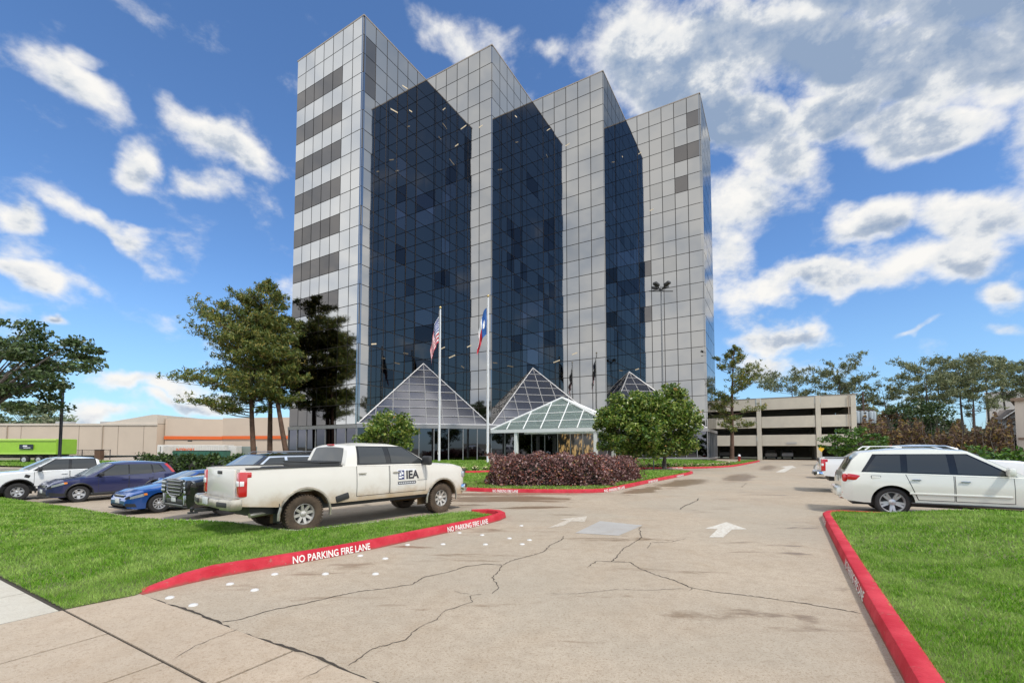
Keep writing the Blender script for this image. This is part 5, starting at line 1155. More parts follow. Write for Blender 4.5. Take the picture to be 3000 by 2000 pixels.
# big black SUV with the tall chromed grille
c = Car(suv_spec(PBLACK, L=5.18, W=1.02, R=.40, ax=(1.17, 4.12), roof=1.86, wr=.79, tw=.28, spokes=7, sw=.07, arch=None, under=.46, rim=MRIM,
    top=[(0, 1.1), (.06, 1.24), (3.7, 1.25), (3.95, 1.24), (4.7, 1.19), (5.02, 1.12), (5.12, 1.02), (5.18, .85)], sh=[(0, 1.08), (.06, 1.22), (3.7, 1.20), (4.7, 1.12), (5.02, 1.06), (5.12, .98), (5.18, .83)],
    bot=[(0, .5), (.2, .40), (4.7, .36), (5.0, .32), (5.15, .34), (5.18, .5)], plan=[(0, .90), (.1, .95), (.6, .99), (1.5, 1.0), (4.3, .995), (4.75, .96), (5.0, .90), (5.12, .84), (5.18, .78)], sec=[(.3, .96), (.7, .99), (1.0, 1.0), (1.25, .965)],
    cab=[(.04, 1.22), (.22, 1.66), (.4, 1.84), (1.2, 1.90), (2.2, 1.91), (2.9, 1.86), (3.78, 1.25), (3.82, 1.21)], cplan=[(0, .93), (.6, .98), (1.5, 1.0), (2.9, .98), (3.9, .93)],
    win=[('window', [(.42, 1.30), (1.22, 1.28), (1.24, 1.76), (.55, 1.75)], MGLASS, .014), ('window', [(1.32, 1.28), (2.22, 1.26), (2.20, 1.77), (1.34, 1.77)], MGLASS, .014), ('window', [(2.32, 1.26), (3.45, 1.24), (2.80, 1.75), (2.30, 1.77)], MGLASS, .014), ('window_trim', [(.34, 1.26), (3.58, 1.215), (2.82, 1.80), (.50, 1.80)], MCHR, .006)],
    screens=[('windscreen', (2.95, 3.72), .86, MGLASS2), ('rear_window', (.08, .22), .82, MGLASS)]), 'suv', 'big black SUV with tall chrome grille beside the muddy work truck', 'cars parked nose out in the row', 'car'); X = c.X
c.door(1.28, 2.26, .52, 1.42, 1.02, MCHR, .3); c.door(2.30, 3.42, .52, 2.44, 1.02, MCHR); c.mirror(3.32, 1.28, PBLACK, 1.1)
MCHRK = M('smoked_chrome', (.30, .30, .31), .22, metal=1.)
gr = c.part('grille', MBLK, lambda m: m.rbox((X(5.15), 0, .90), (.08, 1.06, .50), .05))
for k in range(5): c.part('grille_bar', MCHRK, lambda m: m.rbox((X(5.20), 0, .70+.10*k), (.05, 1.02-.05*abs(k-3), .040), .012), parent=gr)
c.part('grille_frame', MCHRK, lambda m: m.tube([(X(5.17), -.56, 1.12), (X(5.19), -.50, .78), (X(5.2), -.2, .64), (X(5.2), .2, .64), (X(5.19), .50, .78), (X(5.17), .56, 1.12), (X(5.15), 0, 1.16), (X(5.17), -.56, 1.12)], .025, 6), parent=gr)
for sg in (1, -1):
    h = c.part('headlight', MTRIM, lambda m: m.rbox((X(5.12), sg*.725, .92), (.18, .26, .42), .05, -sg*rad(14)))
    for k in range(3): c.part('lamp_lens', MLENS, lambda m: m.rbox((X(5.20), sg*(.70+.02*k), 1.04-.12*k), (.06, .17, .085), .02, -sg*rad(14)), parent=h)
    f_ = c.part('fog_lamp', MCHRK, lambda m: m.rbox((X(5.14), sg*.76, .56), (.14, .05, .30), .02, -sg*rad(14))); c.part('lamp_lens', MLENS, lambda m: m.rbox((X(5.17), sg*.71, .56), (.10, .04, .28), .015, -sg*rad(14)), parent=f_)
    c.part('taillight', MREDL, lambda m: m.rbox((X(.05), sg*.86, 1.3), (.08, .08, .9), .03))
    c.part('roof_rail', MCHRK, lambda m: m.tube([(X(.6), sg*.70, 1.90), (X(.7), sg*.70, 1.95), (X(2.6), sg*.70, 1.94), (X(2.75), sg*.70, 1.87)], .018, 6))
c.part('lower_intake', MBLK, lambda m: [m.rbox((X(5.15), 0, .50), (.08, 1.10, .16), .03), m.rbox((X(5.10), 0, .36), (.18, 1.6, .06), .02)]); c.part('skid_strip', MCHRK, lambda m: m.rbox((X(5.19), 0, .405), (.05, 1.3, .03), .01)); c.part('number_plate', MPLATE, lambda m: m.rbox((X(5.205), .0, .56), (.012, .30, .15), .004))
c.place((-8.75, 13.85), rad(237), 1, 1, float(gz(-9, 15)))
# pearl white estate SUV on the right
c = Car(suv_spec(PIVORY, L=5.12, W=.97, R=.395, Ra=.47, ax=(1.12, 4.20), roof=1.83, wr=.72, tw=.29, rr=.285, spokes=5, sw=.055, split=.17, under=.42, rim=MRIM,
    top=[(0, 1.0), (.05, 1.20), (3.55, 1.20), (3.8, 1.19), (4.6, 1.12), (4.95, 1.02), (5.07, .88), (5.12, .7)], sh=[(0, .98), (.05, 1.17), (1.5, 1.175), (3.7, 1.13), (4.6, 1.03), (4.95, .96), (5.07, .85), (5.12, .68)],
    bot=[(0, .48), (.12, .40), (.5, .36), (1.7, .38), (4.5, .34), (4.95, .30), (5.12, .45)], plan=[(0, .86), (.06, .90), (.25, .95), (.7, .985), (1.5, 1.0), (4.2, .995), (4.7, .94), (4.95, .87), (5.12, .74)], sec=[(.3, .955), (.55, .985), (.80, 1.0), (.98, .99), (1.2, .955)],
    cab=[(.05, 1.17), (.28, 1.60), (.46, 1.79), (1.2, 1.875), (2.0, 1.89), (2.7, 1.84), (3.72, 1.20), (3.76, 1.15)], cplan=[(0, .92), (.6, .98), (1.5, 1.0), (2.7, .98), (3.8, .93)],
    win=[('window', [(.55, 1.235), (1.32, 1.225), (1.33, 1.69), (.82, 1.67)], MGLASS, .014), ('window', [(1.46, 1.225), (2.30, 1.215), (2.27, 1.71), (1.47, 1.70)], MGLASS, .014), ('window', [(2.46, 1.21), (3.42, 1.19), (2.66, 1.70), (2.42, 1.71)], MGLASS, .014), ('window_trim', [(.46, 1.21), (3.54, 1.17), (2.68, 1.73), (.74, 1.71)], MTRIM, .006)],
    screens=[('windscreen', (2.75, 3.66), .86, MGLASS2), ('rear_window', (.10, .30), .84, MGLASS)]), 'estate_suv', 'pearl white estate SUV with five spoke alloys at the right edge', 'cars parked on the right of the drive', 'car'); X = c.X
c.door(1.42, 2.36, .50, 1.62, 1.03, MCHR, .24); c.door(2.40, 3.46, .50, 2.58, 1.01, MCHR); c.mirror(3.36, 1.24, PIVORY, 1.1)
for sg in (1, -1):
    c.part('taillight', MREDL, lambda m: [m.rbox((X(.09), sg*.80, 1.03), (.14, .20, .24), .06), m.rbox((X(.30), sg*(c.ys(.3, 1.05)-.01), 1.05), (.34, .05, .17), .05, sg*rad(-5), rad(8))])
    c.part('exhaust_tip', MCHR, lambda m: m.rbox((X(.02), sg*.58, .47), (.14, .26, .10), .03)); c.part('reflector', MREDL, lambda m: m.rbox((X(.04), sg*.72, .62), (.06, .24, .04), .012))
    c.part('roof_rail', MCHR, lambda m: m.tube([(X(.6), sg*.64, 1.83), (X(.72), sg*.65, 1.92), (X(2.3), sg*.65, 1.935), (X(2.55), sg*.64, 1.85)], .02, 6))
    c.part('running_board', MRIMD, lambda m: m.rbox((X(2.6), sg*.93, .40), (2.2, .12, .05), .02)); c.part('side_moulding', c.paint, lambda m: m.rbox((X(2.45), sg*(.972), .66), (1.95, .025, .05), .012))
    c.part('headlight', MLENS, lambda m: m.rbox((X(4.85), sg*.74, .90), (.36, .26, .17), .05, -sg*rad(24)))
c.part('rear_bumper', c.paint, lambda m: m.rbox((X(-.02), 0, .62), (.22, 1.62, .26), .08)); c.part('number_plate', MPLATE, lambda m: m.rbox((X(-.02), 0, .98), (.02, .32, .16), .004)); c.part('fuel_flap', MSEAM, lambda m: m.rbox((X(.78), -(c.ys(.78, 1.06)-.008), 1.05), (.22, .02, .14), .01)); c.part('fuel_cover', c.paint, lambda m: m.rbox((X(.78), -(c.ys(.78, 1.06)-.005), 1.05), (.20, .02, .12), .01))
c.place((10.43+.02, 12.36), UVROT, 0, -1)
gl = c
# white pickup beyond it, and a white car past that
c = Car(pickup_spec(PWHITE2, spokes=6, sw=.07), 'pickup_truck', 'white pickup truck with red tail lamps behind the pearl white SUV', 'pickup trucks on the lot', 'pickup truck'); pickup_parts(c, False)
c.place((14.3, 18.35), UVROT, 0, -1)
c = Car(suv_spec(PWHITE2), 'suv', 'white car facing left beyond the right hand white pickup', 'cars parked on the right of the drive', 'car'); c.mirror(2.9, 1.1, MBLK, .9); c.door(1.97, 3.0, .40, 2.10, .89)
c.t.location = (20.9, 27.0, 0); c.t.rotation_euler = (0, 0, UVROT+math.pi)
cars_dark = []
for k, (px, Y, lab, pt) in enumerate([(2290, 70, 'dark car parked inside the garage, left of the entrance bay', PBLACK), (2338, 71.5, 'dark grey car parked inside the garage entrance bay', PGREY), (2150, 78, 'car in the shade of the garage left bay', PGREY)]):
    c = Car(suv_spec(pt), 'suv', lab, 'cars inside the parking garage', 'car'); c.t.location = ((px-1500)/FP*Y, Y+3, .02); c.t.rotation_euler = (0, 0, UVROT+math.pi/2)
# ------------------------------------------------------------------ parking garage, store and the things around
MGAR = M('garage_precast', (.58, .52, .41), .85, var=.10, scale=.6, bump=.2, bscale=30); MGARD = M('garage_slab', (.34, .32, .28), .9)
MWF0 = M('fitting_white', (.6, .6, .57), .5)
G0 = Vector((38.2, 69, 0)); garage = thing('parking_garage', (G0.x, G0.y, 0), UVROT, 'beige concrete parking garage with open decks right of the tower', 'parking garage')
bays = [(-22.8, -15.2), (-15.2, -7.6), (-7.6, 0.), (0., 7.6), (7.6, 12.0)]
bands = [(2.1, 3.8), (4.85, 6.6), (7.62, 9.42)]
for bi, (a0, a1) in enumerate(bays):
    for (z0, z1) in bands:
        m = MB(); x0, x1 = a0+.33, a1-(.33 if bi < 4 else .55); m.rbox(((x0+x1)/2, .12, (z0+z1)/2), (x1-x0-.03, .22, z1-z0-.04), .02, seg=1); m.build('spandrel_panel', MGAR, garage)
for i, a in enumerate([-22.8, -15.2, -7.6, 0., 7.6, 11.75]):
    m = MB(); m.rbox((a, .18, 4.7), (.62, .52, 9.4), .03, seg=1); m.build('column', MGAR, garage)
m = MB(); m.box((11.6, 9.3, 5.8), (.3, 17.8, 7.4)); m.box((11.6, 9.3, 1.1), (.28, 17.6, 2.2)); m.build('end_wall', MGAR, garage)
for z in (2.62, 5.40, 8.15):
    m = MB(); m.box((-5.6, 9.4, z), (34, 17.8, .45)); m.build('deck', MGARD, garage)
m = MB()
for a in (-15.2, -7.6, 0., 7.6):
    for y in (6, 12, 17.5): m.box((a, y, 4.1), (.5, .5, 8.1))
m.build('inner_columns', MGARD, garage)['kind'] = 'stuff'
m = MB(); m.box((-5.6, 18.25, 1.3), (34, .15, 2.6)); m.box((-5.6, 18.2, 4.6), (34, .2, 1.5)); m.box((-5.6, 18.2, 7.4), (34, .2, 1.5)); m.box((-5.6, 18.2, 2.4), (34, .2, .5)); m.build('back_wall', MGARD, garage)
m = MB(); m.box((12.5-.6, .0, 9.46), (.9, .3, .1)); m.box((-5.4, .12, 9.45), (34.6, .3, .07)); m.build('coping', M('garage_coping', (.30, .27, .22), .7), garage)
m = MB(); m.box((4.2, -.02, 2.55), (1.3, .05, .28)); m.build('height_sign', M('faded_sign', (.42, .40, .36), .6), garage)
# store on the left
MST = M('store_stucco', (.56, .45, .345), .85, var=.05, scale=.3); MST2 = M('store_stucco_light', (.58, .50, .41), .85, var=.05, scale=.3); MORG = M('orange_band', (.72, .13, .02), .6)
Y1 = 108; store = thing('store_building', ((459-1500)/FP*Y1, Y1, 0), 0, 'long beige store building with an orange band on the left', 'building'); so_ = Vector(((459-1500)/FP*Y1, Y1, 0))
xl = (-160-1500)/FP*Y1-so_.x; zt = aty(200, 1241, Y1).z; zw = aty(459, 1214, Y1).z
m = MB(); m.box((xl/2, 12, zt/2), (-xl, 24, zt)); m.build('wall', MST, store)
m = MB(); m.box((xl/2, -.06, zt-.15), (-xl+.2, .3, .45)); m.build('cornice', MST2, store)
x2 = (295-1500)/FP*Y1-so_.x; m = MB(); P = [(x2, zt+.08), (0, zt+.08), (0, zw), (-1.2, zw)]; m.poly([(x, .0, z) for x, z in P]+[(x, 20, z) for x, z in P], [(0, 1, 2, 3), (4, 7, 6, 5), (0, 3, 7, 4), (3, 2, 6, 7), (2, 1, 5, 6)]); m.build('sloped_parapet', MST2, store)
Y2, Y3 = 110.5, 114.5; zr_ = aty(560, 1225, Y2).z; xs0 = 0.02; xs1 = (655-1500)/FP*Y3-so_.x; xs2 = (900-1500)/FP*Y2-so_.x
def seg(n, x0, y0, x1, y1, z0, z1, th, mat):
    m = MB(); d = Vector((x1-x0, y1-y0)); m.box(((x0+x1)/2, (y0+y1)/2, (z0+z1)/2), (d.length, th, z1-z0), math.atan2(d.y, d.x)); return m.build(n, mat, store)
seg('wall', xs0+.2, Y2-Y1, xs1, Y3-Y1, 0, zr_, .8, MST); seg('wall', xs1, Y3-Y1, xs2, Y2-Y1, 0, zr_+.3, .8, MST)
zo = aty(460, 1281, Y2).z; seg('orange_band', xs0+.3, Y2-Y1-.62, xs1, Y3-Y1-.62, zo-.45, zo+.35, .1, MORG); seg('orange_band', xs1, Y3-Y1-.62, xs2, Y2-Y1-.62, zo-.35, zo+.45, .1, MORG)
m = MB(); p = aty(565, 1291, 111); m.rbox((p.x-so_.x, 2.0, p.z), (.9, .5, .35), .08); m.build('wall_lamp', MBLK, store)
MJN = M('wall_joint', (.30, .24, .185), .9); MDS = M('downspout_tan', (.36, .29, .22), .6)
for px in (-60, 60, 230, 345, 420):
    x_ = aty(px, 1300, Y1).x-so_.x; m = MB(); m.box((x_, -.02, zt/2-.2), (.10, .05, zt-.5)); m.build('wall_joint', MJN, store)
for px in (20, 300): x_ = aty(px, 1300, Y1).x-so_.x; m = MB(); m.tube([(x_, -.15, .2), (x_, -.15, zt-.4)], .12, 6); m.build('downspout', MDS, store)
for px, w2 in ((120, 3.2), (265, 4.5)): x_ = aty(px, 1240, Y1+12).x*Y1/(Y1+12)-so_.x; m = MB(); m.rbox((x_, 6, zt+.35), (w2, 2.2, 1.0), .08); m.build('roof_unit', M('roof_unit_grey', (.35, .35, .34), .6), store)
for a in (-11.4, -3.8, 3.8, 9.8):
    for z in (2.28, 5.05, 7.85): m = MB(); m.rbox((a, 1.6, z), (1.2, .16, .12), .03); m.build('light_fitting', MWF0, garage)
m = MB(); m.tube([(11.2, -.12, .1), (11.2, -.12, 9.3)], .06, 6); m.build('downspout', MDS, garage)
# things in the store yard
def yard(name, label, cat, x0, x1, y0, y1, Y, depth, fn=None, mat=None, group=None):
    a, b_ = aty(x0, y1, Y), aty(x1, y0, Y); t = thing(name, ((a.x+b_.x)/2, Y, 0), 0, label, cat, group); return t, (b_.x-a.x), b_.z
t, w_, h_ = yard('storage_container', 'white storage container with orange lettering behind the hedge', 'container', 459, 660, 1303, 1345, 80, 2.5)
m = MB(); m.rbox((0, 1.25, h_/2), (w_, 2.5, h_), .05)
m.build('body', M('container_white', (.62, .60, .54), .6, var=.1, scale=1), t)
m = MB()
for k in range(30): m.box((-w_/2+.2+(w_-.4)*k/29, -.03, h_/2), (.1, .06, h_-.3))
m.build('ribs', M('container_rib', (.58, .56, .50), .6), t)['kind'] = 'stuff'
V_, F_ = textmesh('INTERIORS', 1.1, .03); m = MB(); x_ = aty(516, 1316, 80).x-t.location.x; m.poly([(x_+v[0]*.62, -.075, h_-1.15+v[1]*.75) for v in V_], F_); m.build('lettering', MORG, t)
t, w_, h_ = yard('storage_container', 'pale upright white container, left of the lettered one', 'container', 461, 478, 1305, 1345, 77, 2.5); m = MB(); m.rbox((0, 1.2, h_/2), (w_, 2.4, h_), .04); m.build('body', MATS['container_white'], t); m = MB(); m.box((0, -.02, h_/2), (w_*.08, .05, h_*.9)); m.build('door_bar', MBLK, t)
t, w_, h_ = yard('dumpster', 'long green dumpster before the lettered container', 'dumpster', 507, 653, 1321, 1345, 72, 2); MDG = M('dumpster_green', (.03, .13, .085), .55, var=.2, scale=2)
m = MB(); m.poly([(-w_/2, 0, .25), (w_/2, 0, .25), (w_/2, 1.8, .25), (-w_/2, 1.8, .25), (-w_/2-.1, -.15, h_), (w_/2+.1, -.15, h_), (w_/2+.1, 1.9, h_), (-w_/2-.1, 1.9, h_)], [(0, 1, 5, 4), (1, 2, 6, 5), (2, 3, 7, 6), (3, 0, 4, 7), (3, 2, 1, 0)]); m.build('body', MDG, t)
m = MB(); [m.rbox((-w_/2+w_*(k+.5)/3, .9, h_+.06), (w_/3-.08, 2.1, .10), .03) for k in range(3)]; m.build('lid', MBLK, t)
m = MB(); [m.box((-w_/2+w_*(k+.5)/7, -.12, h_*.5), (.12, .12, h_*.8)) for k in range(7)]; m.build('ribs', MDG, t)['kind'] = 'stuff'
for (n_, lab, x0, x1, y0, Y, mt) in [('utility_cabinet', 'white metal cabinet right of the green dumpster', 668, 692, 1306, 74, MATS['container_white']), ('utility_cabinet', 'grey green cabinet beside the pine trunks', 692, 738, 1307, 76, M('cabinet_green', (.22, .26, .23), .5))]:
    t, w_, h_ = yard(n_, lab, 'cabinet', x0, x1, y0, 1345, Y, 1.5); m = MB(); m.rbox((0, .8, h_/2), (w_, 1.6, h_), .05); m.build('body', mt, t); m = MB(); m.rbox((0, -.02, h_*.55), (w_*.8, .05, h_*.6), .02); m.build('door', mt, t)
# green truck trailer
YT = 52; a, b_ = aty(-130, 1360, YT), aty(166, 1285, YT); t = thing('truck_trailer', ((a.x+b_.x)/2, YT, 0), 0, 'lime green tipper trailer with a dark sign at the left edge', 'trailer'); w_ = b_.x-a.x; MLIME = M('lime_paint', (.30, .52, .035), .45, var=.08, scale=1.5)
zt_, zb_ = b_.z, aty(0, 1331, YT).z; m = MB(); m.rbox((0, 1.25, (zt_+zb_)/2), (w_, 2.5, zt_-zb_), .06); m.build('body', MLIME, t)
m = MB(); m.rbox((0, -.03, zt_-.14), (w_, .12, .26), .04); m.rbox((0, -.03, zb_+.1), (w_, .1, .16), .03); m.build('rail', M('lime_light', (.40, .58, .10), .5), t)
xs_ = aty(80, 1300, YT).x-t.location.x; m = MB(); m.box((xs_, -.10, (zt_+zb_)/2), (1.6, .03, .55)); sg_ = m.build('sign', M('sign_navy', (.01, .02, .035), .5), t)
m = MB(); m.box((xs_-.12, -.122, (zt_+zb_)/2+.08), (.5, .01, .16)); m.box((xs_+.1, -.122, (zt_+zb_)/2-.12), (.8, .01, .07)); m.build('sign_mark', MSIGNW, sg_)
m = MB(); m.box((0, 1.25, zb_-.12), (w_-.6, 1.0, .22)); m.build('chassis', MBLK, t)
for px in (70, 112, 148, -60):
    x_ = aty(px, 1350, YT).x-t.location.x; m = MB(); m.lathe([(.22, .0), (.45, -.02), (.5, .06), (.5, .24), (.45, .3)], 22, 'Y', Matrix.Translation((x_, 0, .5))); o = m.build('wheel', MTYRE, t, 40); m = MB(); m.lathe([(.27, -.03), (.2, -.01), (.1, -.05), (0, -.05)], 16, 'Y', Matrix.Translation((x_, .0, .5))); m.build('rim', MRIM, o, 40)
# lamp post at left, fence posts, box
p = aty(174, 1345, 34); t = thing('lamp_post', (p.x, 34, 0), 0, 'tall black lamp post at the left rising into the oak', 'lamp post'); m = MB(); m.lathe([(.16, 0), (.16, .3), (.105, .4), (.095, 7.2), (0, 7.25)], 12, 'Z'); m.build('pole', M('lamp_black', (.015, .015, .017), .5), t, 40)
m = MB(); m.tube([(0, 0, 7.1), (-.6, -.2, 7.3)], .04, 6); m.rbox((-.95, -.3, 7.32), (.7, .35, .14), .04); m.build('lamp_head', MBLK, t, 40); m = MB(); m.box((.12, -.1, 3.0), (.06, .02, .3)); m.build('bracket', MBLK, t)
fe = thing('chain_link_fence', (aty(255, 1345, 70).x, 70, 0), 0, 'low wire fence with dark posts before the store wall', 'fence'); ox = fe.location.x
for px in (201, 240, 283, 322): x_ = aty(px, 1340, 70).x-ox; m = MB(); m.tube([(x_, 0, 0), (x_, 0, 1.55)], .06, 6); m.build('post', MBLK, fe)
x0_, x1_ = aty(180, 1340, 70).x-ox, aty(324, 1340, 70).x-ox; m = MB(); m.tube([(x0_, 0, 1.5), (x1_, 0, 1.5)], .03, 5); m.build('rail', MBLK, fe)
m = MB(); k = x0_
while k < x1_-1.2: m.tube([(k, 0, .1), (k+1.2, 0, 1.5)], .008, 3, False); m.tube([(k+1.2, 0, .1), (k, 0, 1.5)], .008, 3, False); k += .16
m.build('wire_mesh', MRIMD, fe)['kind'] = 'stuff'
p = aty(290, 1345, 69); t = thing('wooden_box', (p.x, 69, 0), 0, 'brown wooden box standing in the wire fence', 'box'); m = MB(); m.rbox((0, 0, .75), (.9, .7, 1.5), .03); m.build('body', M('brown_wood', (.10, .055, .03), .8, var=.3), t); m = MB(); m.rbox((0, 0, 1.53), (1.0, .8, .07), .02); m.build('lid', MBLK, t)
# small things on the median and the tower lawn
p = at(1354, 1398, .14); t = thing('ground_spotlight', (p.x, p.y, .14), rad(-20), 'small brown box light on a stem on the median grass', 'garden light'); m = MB(); m.tube([(0, 0, 0), (0, 0, .28)], .03, 6); m.build('stem', MBRZ, t); m = MB(); m.rbox((0, 0, .40), (.36, .26, .26), .05, 0, rad(8)); m.build('lamp_housing', MBRZ, t)
p = at(1915, 1379, .14); t = thing('black_post', (p.x, p.y, .14), 0, 'slim black post at the right end of the purple hedge', 'post'); m = MB(); m.lathe([(.045, 0), (.045, .78), (.03, .82), (0, .83)], 10, 'Z'); m.build('shaft', MBLK, t, 40); m = MB(); m.lathe([(.09, 0), (.09, .03), (.05, .05)], 10, 'Z'); m.build('foot', MBLK, t, 40)
p = aty(2166, 1349, 52); t = thing('fire_hydrant', (p.x, 52, .3), 0, 'red fire hydrant with white bonnet on the grass by the garage', 'hydrant'); m = MB(); m.lathe([(.17, 0), (.17, .05), (.12, .08), (.12, .5), (.16, .53), (.16, .57)], 14, 'Z'); m.build('barrel', MREDL, t, 40); m = MB(); m.lathe([(.15, .57), (.14, .68), (.07, .77), (0, .79)], 14, 'Z'); m.build('bonnet', M('white_enamel', (.75, .75, .73), .4), t, 40); m = MB(); m.lathe([(.07, -.2), (.07, .2)], 10, 'Y', Matrix.Translation((0, 0, .4))); m.build('nozzle', MREDL, t, 40)
p = aty(2406, 1325, 58); t = thing('warning_sign', (p.x, 58, 0), 0, 'yellow diamond warning sign before the garage', 'sign'); m = MB(); m.tube([(0, 0, 0), (0, 0, 2.2)], .03, 6); m.build('post', MRIM, t); m = MB(); s_ = .42; m.poly([(s_, -.04, 1.72), (0, -.04, 1.72+s_), (-s_, -.04, 1.72), (0, -.04, 1.72-s_), (s_, -.02, 1.72), (0, -.02, 1.72+s_), (-s_, -.02, 1.72), (0, -.02, 1.72-s_)], [(0, 1, 2, 3), (7, 6, 5, 4), (0, 4, 5, 1), (1, 5, 6, 2), (2, 6, 7, 3), (3, 7, 4, 0)]); m.build('diamond_plate', M('sign_yellow', (.70, .40, .015), .5), t)
# transformer bank on its pole, right of the garage
p = aty(2535, 1340, 72); t = thing('utility_pole', (p.x, 72, 0), 0, 'utility pole with a bank of grey transformers past the garage', 'utility pole'); zt_ = aty(2535, 1147, 72).z; m = MB(); m.tube([(0, 0, 0), (0, 0, zt_)], [.19, .13], 8); m.build('pole', M('pole_wood', (.075, .05, .04), .9), t, 40)
zc = aty(2535, 1222, 72).z
for k, dx_ in enumerate((-1.3, -.62, .05, .75, 1.35)): m = MB(); m.lathe([(.0, -.95), (.30, -.95), (.32, -.85), (.32, .8), (.28, .92), (.1, .98), (0, 1.0)], 12, 'Z', Matrix.Translation((dx_, -.35-.15*(k % 2), zc))); m.build('transformer', M('transformer_grey', (.36, .40, .42), .5), t, 40)
m = MB(); m.box((0, -.1, zc-1.1), (3.2, .25, .2)); m.box((0, -.1, zc+1.15), (3.0, .15, .15)); [m.tube([(x_, -.1, zc-1.1), (x_*.8, -.1, 0)], .08, 6) for x_ in (-1.2, 1.2)]; m.build('crossarm', MATS['pole_wood'], t)
# dark power pole in the brush
for px, Y, yt, lab in ((2858, 76, 1195, 'dark bare utility pole standing in the dry brush'), ): p = aty(px, 1330, Y); zt_ = aty(px, yt, Y).z; t = thing('utility_pole', (p.x, Y, 0), 0, lab, 'utility pole'); m = MB(); m.tube([(0, 0, 0), (0, 0, zt_)], [.22, .16], 8); m.build('pole', MATS['pole_wood'], t, 40); m = MB(); m.box((0, -.1, zt_-.5), (1.6, .12, .12)); m.build('crossarm', MATS['pole_wood'], t)
# house, beige block and the far building at the right edge
MSID = M('house_siding', (.44, .47, .49), .7, var=.08, scale=1); MROOF = M('roof_shingle', (.14, .12, .105), .9, var=.2, scale=5); MWF = M('white_trim', (.70, .70, .68), .5); MHW = M('house_window', (.05, .06, .07), .1, spec=.8)
YH = 74; p = aty(2918, 1330, YH); h = thing('house', (p.x, YH, 0), rad(-46), 'grey sided house with gabled roof and balcony at the right edge', 'house'); e_ = (aty(2990, 1330, YH).x-p.x)*.72; zr2, zev, zg = aty(2955, 1198, YH).z, aty(2918, 1228, YH).z, aty(2975, 1205, YH).z
m = MB(); m.box((e_/2+.6, 4, zev/2), (e_, 8, zev)); m.poly([(1.3, -.01, zev), (e_+3, -.01, zev), (e_+3, -.01, zg+1.6), (e_*.95, -.01, zg+.3)], [(0, 1, 2, 3)]); m.build('wall', MSID, h)
m = MB(); m.poly([(-.3, -.5, zev-.05), (e_+3, -.5, zev-.05), (e_+3, 4, zr2+.2), (.8, 4, zr2), (-.3, -.5, zev-.25), (e_+3, -.5, zev-.25)], [(0, 1, 2, 3), (4, 5, 1, 0)]); m.poly([(1.0, -.6, zev+.1), (e_, -.6, zg+.55), (e_, -.6, zg+.85), (1.0, -.6, zev+.42), (1.0, 3.5, zev+.1), (e_, 3.5, zg+.55), (e_, 3.5, zg+.85), (1.0, 3.5, zev+.42)], [(0, 1, 2, 3), (3, 2, 6, 7), (0, 4, 5, 1)]); m.build('roof', MROOF, h)
m = MB(); m.tube([(1.0, -.64, zev+.05), (e_, -.64, zg+.5)], .1, 4); m.box((.1, -.2, zev/2), (.25, .3, zev)); m.box((e_/2+.4, -.06, zev*.62), (e_, .1, .2)); m.build('trim', MWF, h)
for k, (x_, z_, w2, h2) in enumerate([(1.6, zev*.50, .7, 1.0), (2.9, zev*.50, .9, 1.2), (3.6, zev*.86, .8, .4), (2.3, zev*.86, .8, .4)]): m = MB(); m.box((x_, -.05, z_), (w2, .06, h2)); o = m.build('window', MHW, h); m = MB(); [m.box((x_+sx_*w2/2, -.07, z_), (.08, .1, h2+.08)) for sx_ in (-1, 1)]; [m.box((x_, -.07, z_+sz_*h2/2), (w2, .1, .08)) for sz_ in (-1, 1)]; m.build('frame', MWF, o)
m = MB(); m.box((e_/2, -1.4, 2.9), (e_+.6, 2.6, .2)); m.build('balcony_deck', MATS['pole_wood'], h)
for k in range(14): m = MB(); m.box((-.2+(e_+.5)*k/13, -2.65, 3.45), (.09, .06, 1.0)); m.build('balcony_slat', MATS['brown_wood'], h)
m = MB(); m.box((e_/2, -2.65, 3.98), (e_+.6, .12, .1)); [m.box((x_, -2.6, 1.4), (.18, .18, 2.8)) for x_ in (-.2, e_*.5, e_)]; m.build('balcony_frame', MWF, h)
YF = 66; p = aty(2915, 1340, YF); fw = thing('wooden_fence', (p.x, YF, 0), rad(-46), 'dark brown board fence below the house balcony', 'fence'); n_ = 26
for k in range(n_): m = MB(); m.box((k*.30, 0, .85+R.uniform(-.03, .03)), (.27, .04, 1.7)); m.build('board', MATS['brown_wood'], fw)
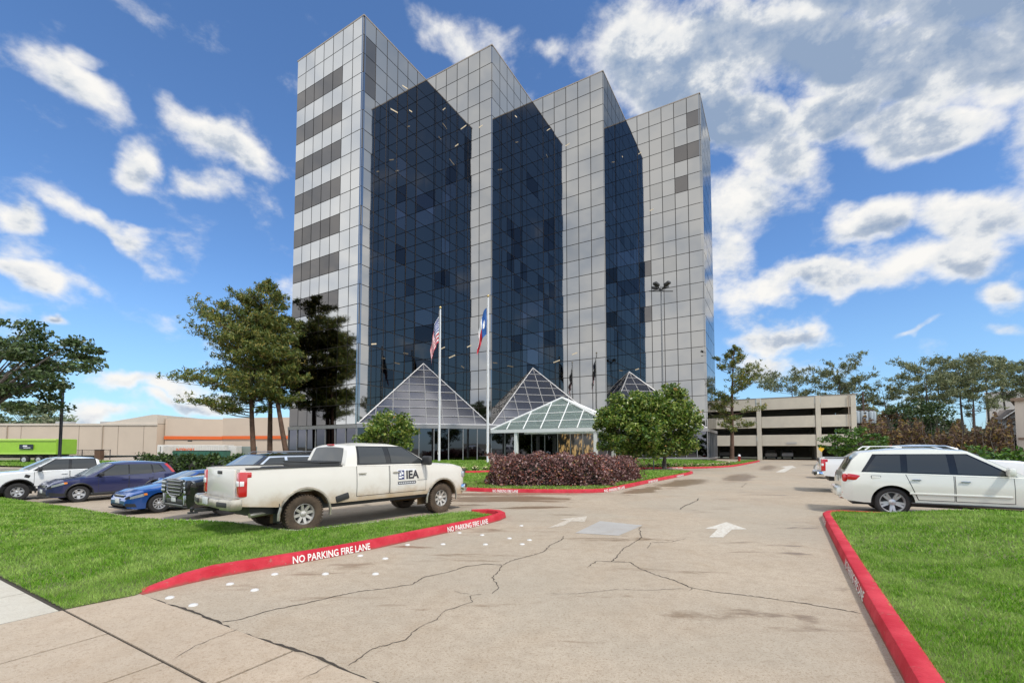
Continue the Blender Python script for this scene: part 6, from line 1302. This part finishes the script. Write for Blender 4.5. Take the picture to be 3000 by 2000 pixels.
m = MB(); m.box((n_*.15, .05, 1.4), (n_*.3, .06, .1)); m.box((n_*.15, .05, .4), (n_*.3, .06, .1)); m.build('rail', MATS['brown_wood'], fw)
YB = 68; p = aty(2981, 1340, YB); zt_ = aty(2981, 1172, YB).z; t = thing('beige_building', (p.x, YB, 0), rad(-50), 'beige stucco building cut by the right edge of the view', 'building'); m = MB(); m.box((6, 6, zt_/2), (12, 12, zt_)); m.build('wall', MATS['store_stucco_light'], t); m = MB(); m.box((5.9, 5.9, zt_+.1), (12.6, 12.6, .45)); m.build('cornice', M('brown_cornice', (.22, .15, .10), .7), t); m = MB(); m.box((1.5, -.04, 3.2), (2.6, .08, .35)); m.build('band', MATS['brown_cornice'], t)
YD = 150; p, q_ = aty(2895, 1330, YD), aty(3090, 1330, YD); zt_ = aty(2895, 1152, YD).z; t = thing('distant_building', (p.x, YD, 0), rad(-48), 'large plain beige building far behind the house and pines', 'building'); m = MB(); m.box(((q_.x-p.x)/2, 10, zt_/2), (q_.x-p.x, 20, zt_)); m.build('wall', M('far_stucco', (.52, .47, .42), .85), t); m = MB(); m.box(((q_.x-p.x)/2, 10, zt_+.1), (q_.x-p.x+.4, 20.4, .4)); m.build('cornice', MATS['far_stucco'], t)
# floodlight pole in front of the right-hand tower face
p = aty(1945, 1345, 41); zt_ = aty(1945, 842, 41).z
t = thing('area_light', (p.x, 41, .1), 0, 'tall slim floodlight pole in front of the right tower face', 'lamp post'); MLP = M('grey_pole', (.16, .16, .16), .5); m = MB(); m.lathe([(.2, 0), (.2, .5), (.10, .6), (.06, zt_), (0, zt_)], 10, 'Z'); m.build('pole', MLP, t, 40)
m = MB(); m.tube([(-1.1, 0, zt_-.45), (1.1, 0, zt_-.45)], .05, 6); m.build('crossbar', MBLK, t)
for k in range(4): a = k*math.pi/2+.6; m = MB(); m.tube([(0, 0, zt_-.4), (.45*math.cos(a), .45*math.sin(a), zt_-.1)], .05, 6); m.rbox((.68*math.cos(a), .68*math.sin(a), zt_+.05), (.58, .42, .24), .06, a, rad(-18)); m.build('lamp_head', MBLK, t, 40)
